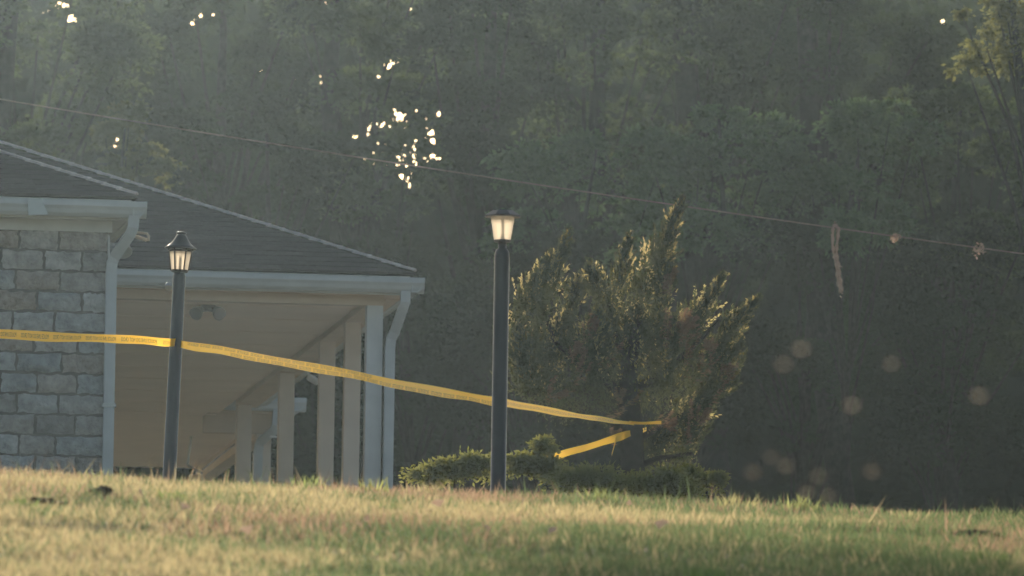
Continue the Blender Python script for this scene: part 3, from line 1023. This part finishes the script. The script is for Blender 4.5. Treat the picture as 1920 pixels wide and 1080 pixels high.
np_mesh("dead_foliage", leaves(cs, ds, Lj, Lj * .2, .2, rj), 4, M_JUNB, jun)

# ------------------------------------------------------------------ clump foliage
def clump_leaves(clumps, n_, L, g, dome=.35, spread=.2, droop=.0):
    """clumps: (centre, (rx,ry,rz)); leaves gather in tufts over each lobed clump."""
    vol = np.array([c[1][0] * c[1][2] for c in clumps]); vol = vol / vol.sum()
    out_c, out_d = [], []
    for (c, r), f in zip(clumps, vol):
        k = max(40, int(n_ * f))
        nt_ = max(6, int(k / 42))
        tv = unit(g.normal(size=(nt_, 3)) + np.array([0, -.15, dome]))
        tc = np.array(c) + tv * np.array(r) * (g.uniform(.35, 1.0, (nt_, 1)) ** .5)
        w_ = g.integers(0, nt_, k)
        o_ = g.normal(size=(k, 3)) * spread * np.array(r).mean() * np.array([1, 1, .62])
        out_c.append(tc[w_] + o_)
        out_d.append(unit(o_) + tv[w_] * .5 + g.normal(size=(k, 3)) * .5 + np.array([0, 0, -droop]))
    return np.concatenate(out_c), np.concatenate(out_d)

def keep_gaps(c, grow=0.0):
    """thin places where the wood opens to the sky."""
    k = np.ones(len(c), bool)
    v = c - np.array(CAM)
    for (g0, g1, rad) in GAPS:
        a, b = np.array(g0), np.array(g1)
        ab = b - a
        t = np.clip(((c - a) @ ab) / (ab @ ab), 0, 1)
        d = np.linalg.norm(c - (a + t[:, None] * ab), axis=1)
        k &= ~(d < rad + grow)
    return k
rgp = random.Random(4)
GAPS = []
def gap(px, py, rpx):
    GAPS.append((tuple(P(px, py, 112)), tuple(P(px, py, 200)), rpx / 140.0))
for px, py, rp in ((812, 264, 11), (808, 250, 7), (822, 300, 10), (812, 292, 8), (762, 340, 9), (752, 330, 8), (768, 350, 6), (748, 216, 9), (760, 226, 8), (740, 205, 6),
                   (684, 296, 7), (664, 258, 5), (604, 155, 6), (600, 142, 4), (732, 32, 6), (724, 62, 4), (740, 110, 4), (760, 116, 4), (110, 5, 8), (120, 10, 6), (134, 30, 5), (138, 42, 4), (82, 22, 4), (465, 72, 4),
                   (272, 205, 5), (284, 230, 4), (232, 248, 4), (212, 278, 6), (218, 262, 4), (690, 238, 4), (796, 296, 6), (780, 306, 5), (700, 312, 4), (552, 148, 4), (676, 165, 3), (650, 162, 3), (770, 18, 4), (610, 4, 4), (640, 310, 4), (775, 290, 4), (760, 310, 5), (800, 240, 4)):
    gap(px, py, rp * (.36 if rp > 6 else .30))
for _ in range(45):
    gap(rgp.gauss(745, 50), rgp.gauss(265, 60), rgp.uniform(.4, 1.2))
for _ in range(9):
    gap(rgp.gauss(560, 160), rgp.gauss(130, 70), rgp.uniform(.5, 1.5))
for _ in range(7):
    gap(rgp.gauss(160, 80), rgp.gauss(80, 80), rgp.uniform(.5, 1.5))

def shrub(name, base, clumps, n_, L, mat, label, cat, seed, group=None, bark=M_BARK, trunk_r=.03, spread=.2, stems=True, gaps=False, ar=.5, dome=.35, droop=.1, leafname="foliage", extra=()):
    g = np.random.default_rng(seed)
    base = Vector(base)
    base.z = float(ground_z(base.x, base.y))
    o_ = empty(name, base)
    tag(o_, label, cat, group)
    c, d = clump_leaves(clumps, n_, L, g, dome, spread, droop)
    if extra:
        c2, d2 = clump_leaves(extra, int(9500 * sum(e[1][0] ** 2 for e in extra)), L, g, .2, .3, .1)
        c, d = np.concatenate([c, c2]), np.concatenate([d, d2])
        clumps = list(clumps) + list(extra)
    if gaps:
        k = keep_gaps(c, L * .22); c, d = c[k], d[k]
    k = c[:, 2] > ground_z(c[:, 0], c[:, 1]) + .02
    c, d = c[k], d[k]
    Ls = g.uniform(.7, 1.35, len(c)) * L
    np_mesh(leafname, leaves(c, d, Ls, Ls * ar, .6, g), 4, mat, o_)
    if stems:
        mb = MB()
        rr2 = random.Random(seed)
        top = max(cc[0][2] for cc in clumps)
        cen = Vector((sum(cc[0][0] for cc in clumps) / len(clumps), sum(cc[0][1] for cc in clumps) / len(clumps), 0))
        th = top - base.z
        tr_ = [base - Vector((0, 0, .1))]
        for q in (.25, .5, .75, 1.0):
            tr_.append(Vector((base.x + (cen.x - base.x) * q + rr2.uniform(-1, 1) * th * .02, base.y + (cen.y - base.y) * q, base.z + th * q)))
        mb.tube(tr_, [trunk_r * 1.25, trunk_r, trunk_r * .8, trunk_r * .55, trunk_r * .25], 10)
        for cc in clumps:
            e = Vector(cc[0])
            f = max(.12, min(.8, (e.z - base.z) / th * .6))
            s_ = tr_[0].lerp(tr_[-1], f)
            mid = s_.lerp(e, .5) + Vector((rr2.uniform(-.1, .1), rr2.uniform(-.1, .1), rr2.uniform(0, .15) * (e - s_).length))
            mb.tube([s_, mid, e], [trunk_r * .30, trunk_r * .18, trunk_r * .06], 7)
        mb.build("trunk" if cat == "tree" else "stem", bark, o_, smooth=True)
    return o_

def pc(px, py, D, rx, rz=None, ry=None):
    """clump centred where the photo shows it; radii in pixels of that distance."""
    k = FPX / D
    return (tuple(P(px, py, D)), (rx / k, (ry or rx) / k, (rz or rx) / k))

# hedge and shrubs in front of the juniper
hed = [("low yellow-green shrub left of the black post lamp, at the grass line", 84, [(800, 893, 34, 26), (840, 880, 36, 28), (880, 874, 36, 30), (915, 878, 34, 30)], 3600, M_HEDGE, .034),
       ("low leafy shrub right of the black post lamp", 84.5, [(968, 872, 30, 30), (1005, 872, 36, 30), (1018, 836, 22, 26), (1040, 880, 34, 30)], 3600, M_HEDGE, .036),
       ("dark low shrub below the loose end of the yellow tape", 84, [(1075, 900, 40, 34), (1120, 893, 40, 34), (1160, 905, 40, 30)], 3800, M_HEDGE, .034),
       ("low shrub at the foot of the juniper trunk", 84.2, [(1210, 908, 38, 30), (1250, 900, 36, 36), (1280, 915, 36, 30)], 3600, M_HEDGE, .034),
       ("small pointed shrub at the right end of the hedge", 84.6, [(1310, 900, 24, 34), (1342, 900, 16, 30), (1352, 888, 10, 20), (1290, 880, 18, 26)], 2200, M_HEDGE, .032)]
for i, (lab, D, cl, n_, mt_, L) in enumerate(hed):
    cls = [pc(x, y + (8 if x > 1050 else 3), D, rx * .9, rz * .72) for x, y, rx, rz in cl]
    shrub("hedge_shrub", P(cl[1][0], cl[1][1], D), cls, n_, L, mt_, lab, "shrub", 40 + i, "low shrubs at the juniper's foot", trunk_r=.012, spread=.36, dome=.5)

# ------------------------------------------------------------------ cable and what hangs on it
wire = MB()
wpts = []
for t in np.linspace(-.6, 1.6, 60):
    px = 1920 * t
    py = 186 + 290 * t * 1.0 + 18 * (t * (1 - t)) * 1.0 + 14 * max(0, t * (1 - t))
    wpts.append(P(px, py, 104 + 3 * t))
wire.tube(wpts, .0062, 6)
wire_o = wire.build("overhead_cable", M_CABLE, None, origin=wpts[30], smooth=True)
tag(wire_o, "thin sagging overhead cable crossing in front of the wood", "cable")
def wy(px):
    t = px / 1920
    return 186 + 290 * t + 32 * t * (1 - t), 104 + 3 * t
rv = random.Random(8)
def jit(pts, D, s=2.0):
    return [P(x + rv.uniform(-s, s), y + rv.uniform(-s, s), D + rv.uniform(-.02, .02)) for x, y in pts]
D = wy(1566)[1]
mb = MB()
y0 = wy(1567)[0] - 4
lp = [(1576, 548), (1572, 530), (1569, 505), (1565, 485), (1562, 465), (1561, y0 + 14), (1564, y0), (1569, y0), (1572, y0 + 10), (1569, 462), (1570, 485), (1573, 505), (1576, 525), (1579, 546)]
sm = catmull(lp, 5)
mb.tube(jit(sm, D, .8), [.013 + .004 * math.sin(i * 1.7) for i in range(len(sm))], 6)
for k in range(26):
    x, y = lp[k % len(lp)]
    p0 = P(x + rv.uniform(-2, 2), y + rv.uniform(-9, 9), D)
    mb.tube([p0, p0 + Vector((rv.uniform(-.03, .03), rv.uniform(-.02, .02), rv.uniform(-.05, .01)))], [.005, .002], 5)
tag(mb.build("hanging_vine", M_TWIG, None, origin=P(1567, y0, D), smooth=True), "long dry loop of vine hanging down from the overhead cable", "vine")
def debris(px, label, n_, spread, size, tangle):
    yy, D = wy(px)
    g = np.random.default_rng(int(px))
    o_ = empty("caught_debris", P(px, yy, D))
    tag(o_, label, "leaf litter", "leaves caught on the overhead cable")
    c = np.array(P(px, yy + spread * .35, D)) + g.normal(size=(n_, 3)) * spread / 210 * np.array([.5, .3, .6])
    np_mesh("dead_leaf", leaves(c, g.normal(size=(n_, 3)), size, size * .5, 0, g), 4, M_TWIG, o_)
    mb = MB()
    for k in range(tangle):
        a0 = rv.uniform(0, 6); r_ = rv.uniform(.4, 1) * spread * .8; cx, cy2 = px + rv.uniform(-1, 1) * spread, yy + rv.uniform(-.3, 1) * spread
        mb.tube([P(cx + r_ * math.cos(a0 + q * .7), cy2 + r_ * math.sin(a0 + q * .7), D) for q in range(6)], .004, 5)
    mb.build("twig", M_TWIG, o_)
debris(1678, "small tight clump of dry leaves caught on the overhead cable", 26, 7, .05, 2)
debris(1835, "loose tangle of dry stems on the far right stretch of the cable", 12, 12, .035, 7)

# ------------------------------------------------------------------ the wood
def crown(px, py, D, rx, rz, k, seed, jitter=.55):
    """k lobes gathered about a centre, in photo pixels at distance D."""
    r2 = random.Random(seed)
    out = []
    for i in range(k):
        a = r2.uniform(0, 2 * math.pi)
        q = math.sqrt(r2.random())
        x, y = px + math.cos(a) * q * rx, py + math.sin(a) * q * rz
        s = r2.uniform(.26, .5) * (rx * rz) ** .5 * jitter * 1.6
        out.append(pc(x, y, D + r2.uniform(-1.6, 1.6), s * r2.uniform(.9, 1.3), s * r2.uniform(.55, .85), s))
    return out
GR = "trees of the wood behind the house"
# (px, py, D, rx, rz, lobes, leaves, leaf, mat, trunk px, trunk r, label)
TREES = [
 (90, 130, 132, 200, 190, 16, 13000, .075, M_LA, 40, .13, "airy tree with sunlit leaf edges at the top left, above the wing roof"),
 (250, 270, 128, 90, 90, 9, 5200, .060, M_LD, 205, .05, "yellow-green sapling glowing just above the roof slope"),
 (420, 150, 138, 190, 190, 16, 13500, .075, M_LB, 360, .15, "dark tree between the top left corner and the sky gaps"),
 (500, 290, 127, 170, 110, 12, 9500, .065, M_LB, 470, .07, "low dark green bush rising behind the middle of the roof slope"),
 (700, 60, 137, 170, 170, 15, 10500, .070, M_LA, 690, .12, "tree pricked with bright sky gaps left of the frame's middle"),
 (720, 330, 129, 130, 130, 10, 6800, .060, M_LA, 730, .06, "thin tree with bright openings just beyond the roof's tip"),
 (905, 250, 134, 130, 330, 20, 15000, .075, M_LB, 895, .17, "tall dark tree behind the flat-capped lamp"),
 (1120, 130, 140, 190, 200, 16, 13500, .075, M_LA, 1130, .14, "hazy green tree above the juniper's tallest tip"),
 (1080, 400, 126, 170, 140, 13, 9500, .065, M_LC, 1060, .06, "rounded green bush behind the juniper's left tips"),
 (1330, 330, 127, 170, 150, 14, 11000, .065, M_LC, 1300, .07, "fluffy domed bush behind the juniper's right tips"),
 (1390, 110, 141, 190, 190, 16, 12500, .070, M_LB, 1420, .15, "grey-brown hazy tree at the top right of the middle"),
 (1580, 300, 126, 150, 140, 13, 10500, .065, M_LC, 1560, .06, "bright domed bush just above the hanging vine loop"),
 (1650, 110, 138, 170, 180, 14, 11500, .075, M_LB, 1660, .14, "dark tree beside the leafy bough in the top right corner"),
 (1790, 330, 128, 180, 170, 15, 12000, .065, M_LA, 1800, .08, "spreading bush above the tangle on the cable at the right edge"),
 (1500, 620, 128, 220, 210, 16, 14000, .070, M_LB, 1490, .09, "shadowy undergrowth bush to the right of the juniper"),
 (1760, 640, 127, 210, 220, 16, 14000, .070, M_LB, 1780, .09, "shadowy undergrowth bush low at the right edge"),
 (1000, 640, 126, 210, 220, 16, 14000, .070, M_LB, 1010, .09, "shadowy undergrowth bush behind the juniper and flat-capped lamp"),
 (800, 660, 130, 140, 230, 14, 10500, .070, M_LB, 800, .08, "shadowy undergrowth bush right of the porch corner"),
 (600, 760, 133, 160, 190, 12, 9500, .070, M_LB, 600, .08, "dark bush seen between the porch posts"),
 (400, 860, 136, 140, 90, 10, 5500, .070, M_LB, 410, .06, "dark bush low behind the furthest porch posts"),
 (1240, 640, 132, 190, 200, 14, 11000, .070, M_LB, 1240, .10, "shadowy undergrowth bush straight behind the juniper"),
]
SHADE_LOBES = {0: [(-100, 610, 77.5, .55), (50, 620, 76.9, .5), (130, 632, 76.6, .35)],      # tree -> unseen leaf lobes added above the view to shade tape and lawn
        4: [(740, 712, 71, .32), (800, 725, 70.3, .32)],
        7: [(1160, 790, 86, .4)],
        10: [(1450, 1045, 42, .8), (1700, 1030, 41.5, .9), (1250, 1075, 41, .6), (1620, 1085, 40, .9)],
        12: [(1900, 1040, 42, .9), (1820, 1080, 40, .9), (1560, 1010, 44, .55), (2000, 1010, 44, .8)]}
for i, (px, py, D, rx, rz, k, n_, L, mt_, tpx, tr_, lab) in enumerate(TREES):
    cls = crown(px, py, D, rx, rz, k, 100 + i)
    ext = []
    for (hx, hy, hD, hr) in SHADE_LOBES.get(i, ()):
        q = P(hx, hy, hD)
        q = q + sdir * ((D - q.y) / sdir.y)
        ext.append((tuple(q), (hr, hr, hr * .8)))
    shrub("forest_tree" if "tree" in lab or "sapling" in lab else "forest_bush", P(tpx, 900, D), cls, int(n_ * 1.45), L, mt_, lab, "tree" if "tree" in lab or "sapling" in lab else "bush", 200 + i, GR, trunk_r=tr_, spread=.165, gaps=True, extra=ext, leafname="crown" if "tree" in lab or "sapling" in lab else "foliage")
# the nearer bough at the top right
cls = [pc(1890, 40, 118, 50, 36), pc(1850, 90, 118, 44, 30), pc(1815, 130, 118, 36, 26), pc(1910, 130, 118.5, 44, 30), pc(1800, 20, 118, 22, 16), pc(1950, 60, 118, 60, 60), pc(1870, 12, 118, 36, 20), pc(2010, 120, 118, 80, 90), pc(2050, 0, 118, 110, 110)]
shrub("forest_tree", P(2060, 900, 118), cls, 10500, .055, M_LD, "nearer tree reaching a pale leafy bough into the top right corner", "tree", 320, GR, trunk_r=.11, spread=.24, droop=.35, leafname="crown")

# the mass of the wood further back, nothing in it can be told apart
g = np.random.default_rng(77)
n_ = 260000
wx, wyy = g.uniform(-17, 17, n_), g.uniform(150, 186, n_)
hgt = 8.4 + .135 * (wyy - 150) + 1.8 * vnoise(wx + 90, wyy, 4.0, 31)
wz = ground_z(wx, wyy) + g.random(n_) ** .9 * hgt
c = np.stack([wx, wyy, wz], 1)
Lw = g.uniform(.2, .46, len(c))
dens = vnoise(wx + 90 + wz * .3, wz * 1.3 + wyy * .4, 1.6, 32)
k = (dens > .05) & keep_gaps(c, Lw * .24)
c, Lw = c[k], Lw[k]
wood = np_mesh("woodland", leaves(c, g.normal(size=c.shape) + np.array([0, 0, -.3]), Lw, Lw * .62, .6, g), 4, M_LB, None, origin=(0, 168, 12))
tag(wood, "dim mass of the wood behind the nearer trees", "wood", kind="stuff")

# ------------------------------------------------------------------ grass
def grass_patch(n_, x0, x1, y0, y1, g, hs_=1.0):
    y = g.uniform(y0, y1, n_)
    x = g.uniform(x0, x1, n_)
    z = ground_z(x, y)
    pat = .55 * vnoise(x * 1.0 + 40, y * .42, .9, 51) + .3 * vnoise(x * 1.6 + 40, y * .7, .5, 52) + .15 * vnoise(x + 40, y, .12, 53)
    # greener towards the near right, the darker green also standing in for shade
    green = np.clip((pat - .47) * 3.2 + .40 + .17 * x - .030 * (y - 49) * np.clip(.5 + .35 * x, 0, 1.6), 0, 1)
    ht = (.018 + .042 * g.random(n_) ** 2.0) * (.65 + .8 * vnoise(x + 40, y * .6, .5, 54)) * hs_
    tall = g.random(n_) < .02
    ht = np.where(tall, ht * g.uniform(1.5, 2.4, n_), ht)
    wd = g.uniform(.003, .0065, n_)
    lean = g.normal(size=(n_, 2)) * .45
    ang = g.uniform(0, math.pi, n_)
    sx, sy = np.cos(ang) * wd, np.sin(ang) * wd * .6
    v = np.empty((n_, 3, 3))
    v[:, 0] = np.stack([x - sx, y - sy, z - .004], 1)
    v[:, 1] = np.stack([x + sx, y + sy, z - .004], 1)
    v[:, 2] = np.stack([x + lean[:, 0] * ht, y + lean[:, 1] * ht, z + ht], 1)
    dry = np.array([[.38, .32, .175]]) * g.uniform(.65, 1.25, (n_, 1))
    brown = np.array([[.31, .215, .14]]) * g.uniform(.6, 1.2, (n_, 1))
    grn = np.array([[.11, .15, .065]]) * g.uniform(.6, 1.4, (n_, 1))
    pick = g.random(n_)
    isg = pick < green * .75 + .12
    br = vnoise(x * .8 + 17, y * .35, 1.1, 57) + g.normal(size=n_) * .12 > .66
    col = np.where(isg[:, None], grn, np.where(br[:, None], brown, dry))
    col = np.concatenate([col, np.ones((n_, 1))], 1)
    return v.reshape(-1, 3), np.repeat(col, 3, 0)
g = np.random.default_rng(5)
a = grass_patch(330000, -3.6, 3.6, 37.5, 63, g)
b = grass_patch(60000, -9, -3.6, 36, 64, g)
d_ = grass_patch(60000, 3.6, 9, 36, 64, g)
tv_, tc_ = [], []
for px, py, D, n2, hh, gc0 in ((182, 885, 57, 40, .075, (.22, .25, .10)), (45, 985, 48.5, 60, .05, (.15, .20, .07)), (735, 950, 51, 60, .05, (.16, .19, .08)), (700, 905, 57.5, 40, .08, (.25, .27, .09)), (262, 893, 57, 50, .07, (.40, .31, .18)),
        (590, 902, 57.5, 50, .075, (.22, .26, .09)), (1130, 920, 57.5, 60, .08, (.24, .27, .10)), (1330, 1030, 43.5, 130, .06, (.10, .17, .05)), (1505, 935, 58, 50, .085, (.24, .26, .10)), (1380, 942, 57.5, 50, .09, (.30, .28, .13)),
        (1700, 955, 57, 60, .06, (.28, .26, .13)), (900, 1050, 42, 130, .06, (.12, .18, .06)), (330, 960, 50, 80, .06, (.17, .22, .07)), (1180, 1055, 41.5, 120, .06, (.09, .15, .05)), (1850, 1005, 47, 90, .06, (.12, .17, .06)), (800, 900, 57.8, 40, .07, (.3, .26, .13))):
    p = P(px, py, D)
    th_, rr3 = g.uniform(0, 6.28, n2), np.abs(g.normal(size=n2)) * .06
    tx, ty = p.x + rr3 * np.cos(th_), p.y + 2.2 * rr3 * np.sin(th_)
    tz = ground_z(tx, ty)
    h3 = hh * g.uniform(.5, 1.3, n2)
    w3 = g.uniform(.004, .009, n2)
    ln = g.normal(size=(n2, 2)) * .5
    v3 = np.empty((n2, 3, 3))
    v3[:, 0] = np.stack([tx - w3, ty, tz - .005], 1); v3[:, 1] = np.stack([tx + w3, ty, tz - .005], 1)
    v3[:, 2] = np.stack([tx + ln[:, 0] * h3, ty + ln[:, 1] * h3, tz + h3], 1)
    tv_.append(v3.reshape(-1, 3))
    tc_.append(np.repeat(np.concatenate([np.array([gc0]) * g.uniform(.7, 1.3, (n2, 1)), np.ones((n2, 1))], 1), 3, 0))
gv_ = np.concatenate([a[0], b[0], d_[0]] + tv_)
gc_ = np.concatenate([a[1], b[1], d_[1]] + tc_)
gr = np_mesh("grass", gv_, 3, M_GRASS, None, origin=(0, 50, 5), colors=gc_)
tag(gr, "sunlit half-dry lawn grass on the crest of the bank", "grass", kind="stuff")

# ------------------------------------------------------------------ bits lying on the lawn
def ground_hit(px, py):
    lo = 36.0
    for k in range(700):
        p = P(px, py, lo)
        if p.z <= float(ground_z(p.x, p.y)) + .02: return p
        lo += .05
    return P(px, py, 57)
def clod(px, py, wd, ht, label, seed):
    c = ground_hit(px, py)
    r2 = random.Random(seed)
    mb = MB()
    nu, nv = 18, 9
    for j in range(nv + 1):
        for i in range(nu):
            a_, b_ = 2 * math.pi * i / nu, math.pi / 2 * j / nv
            k_ = 1 + r2.uniform(-.22, .22)
            mb.v.append(c + Vector((math.cos(a_) * math.cos(b_) * wd * k_, math.sin(a_) * math.cos(b_) * wd * .8 * k_, math.sin(b_) * ht * k_ - .012)))
    for j in range(nv):
        for i in range(nu):
            i2 = (i + 1) % nu
            mb.f.append((j * nu + i, j * nu + i2, (j + 1) * nu + i2, (j + 1) * nu + i))
    tag(mb.build("soil_clod", M_CLOD, None, origin=c), label, "clod")
M_CLOD = solid("dark_turf", (.075, .050, .032), 1, .4, 30, bump=1, bscale=60)
clod(192, 932, .065, .055, "dark lump of turf on the left of the sunlit lawn", 3)
clod(75, 942, .11, .028, "long low scrape of dark turf at the left edge of the lawn", 4)
clod(1830, 1003, .12, .03, "low dark scrape of turf at the right edge of the lawn", 5)
lv0 = None
for px, py in ((462, 1012), (690, 990), (915, 1008), (1035, 1012), (345, 968), (405, 972), (655, 1040), (1180, 958), (980, 955), (265, 940), (820, 960), (1240, 1000)):
    c = ground_hit(px, py) + Vector((0, 0, .035))
    if lv0 is None:
        mb = MB(); sz = .03
        mb.poly([c + Vector((-sz, -.01, 0)), c + Vector((-.01, -.01, .018)), c + Vector((sz * .9, -.004, .022)), c + Vector((0, .004, -.006))])
        mb.poly([c + Vector((-sz, -.01, 0)), c + Vector((0, .004, -.006)), c + Vector((sz * .9, -.004, .022)), c + Vector((.012, .012, -.012))])
        lv0 = q = mb.build("fallen_leaf", M_TWIG, None, origin=c)
    else:
        q = lv0.copy(); COL.objects.link(q); q.location = c
        q.rotation_euler = (rv.uniform(-.5, .5), rv.uniform(-.5, .5), rv.uniform(0, 6)); q.scale = (rv.uniform(.6, 1.2),) * 3
    tag(q, "pale dry fallen leaf lying on the lawn grass", "leaf", "fallen leaves on the lawn")

# ------------------------------------------------------------------ gnats in the air
def gnat(px, py, D, s, proto=None):
    c = P(px, py, D)
    o_ = empty("gnat", c)
    tag(o_, "pale gnat hovering in the air over the lawn, blurred by nearness", "insect", "gnats drifting over the lawn")
    if proto is None:
        mb = MB()
        mb.lathe(c - Vector((0, 0, .004)), (0.2, .1, 1), [(.0006, 0), (.0015, .002), (.0012, .004), (.0014, .006), (.0005, .008)], 8)
        body = mb.build("body", M_GNAT, o_, smooth=True)
        mb = MB()
        for sx in (-1, 1):
            mb.poly([c, c + Vector((sx * .004, 0, .003)), c + Vector((sx * .007, .001, .0035)), c + Vector((sx * .0075, .001, .001)), c + Vector((sx * .004, 0, -.001))])
        wings = mb.build("wings", M_GNAT, o_)
    else:
        for ch in proto.children:
            q = ch.copy(); COL.objects.link(q); q.parent = o_
    o_.scale = (s * .56, s * .56, s * .56)
    return o_
gp = None
for px, py, D, s in ((1502, 655, 19, 1.5), (1469, 684, 19, 1.3), (1671, 682, 20, 1.2), (1597, 761, 19, 1.5), (1836, 743, 19, 1.5), (1473, 874, 20, 1.3), (1445, 858, 21, 1.1), (1411, 886, 20, 1.2), (1534, 893, 20, 1.2), (1634, 885, 20, 1.3), (1513, 925, 21, 1.4), (1553, 930, 21, 1.2), (260, 702, 40, 1.1)):
    q = gnat(px, py, D, s, gp)
    gp = gp or q

# ------------------------------------------------------------------ haze
mt, n, o = newmat("haze")
pv = n.nodes.new("ShaderNodeVolumePrincipled")
pv.inputs["Color"].default_value = (.275, .367, .422, 1)
pv.inputs["Density"].default_value = HAZE_DENSITY
pv.inputs["Anisotropy"].default_value = HAZE_G
n.links.new(pv.outputs[0], o.inputs["Volume"])
hz = MB()
x0, x1, y0, y1, zb, zt = -100, 100, -14, 250, -9, 33
hz.quadbox([(x0, y0, zb), (x1, y0, zb), (x1, y1, zb), (x0, y1, zb), (x0, y0, zt), (x1, y0, zt), (x1, y1, zt), (x0, y1, zt)])
hz_o = hz.build("haze", mt)
tag(hz_o, "thin sunlit evening haze filling the air", "haze", kind="stuff")
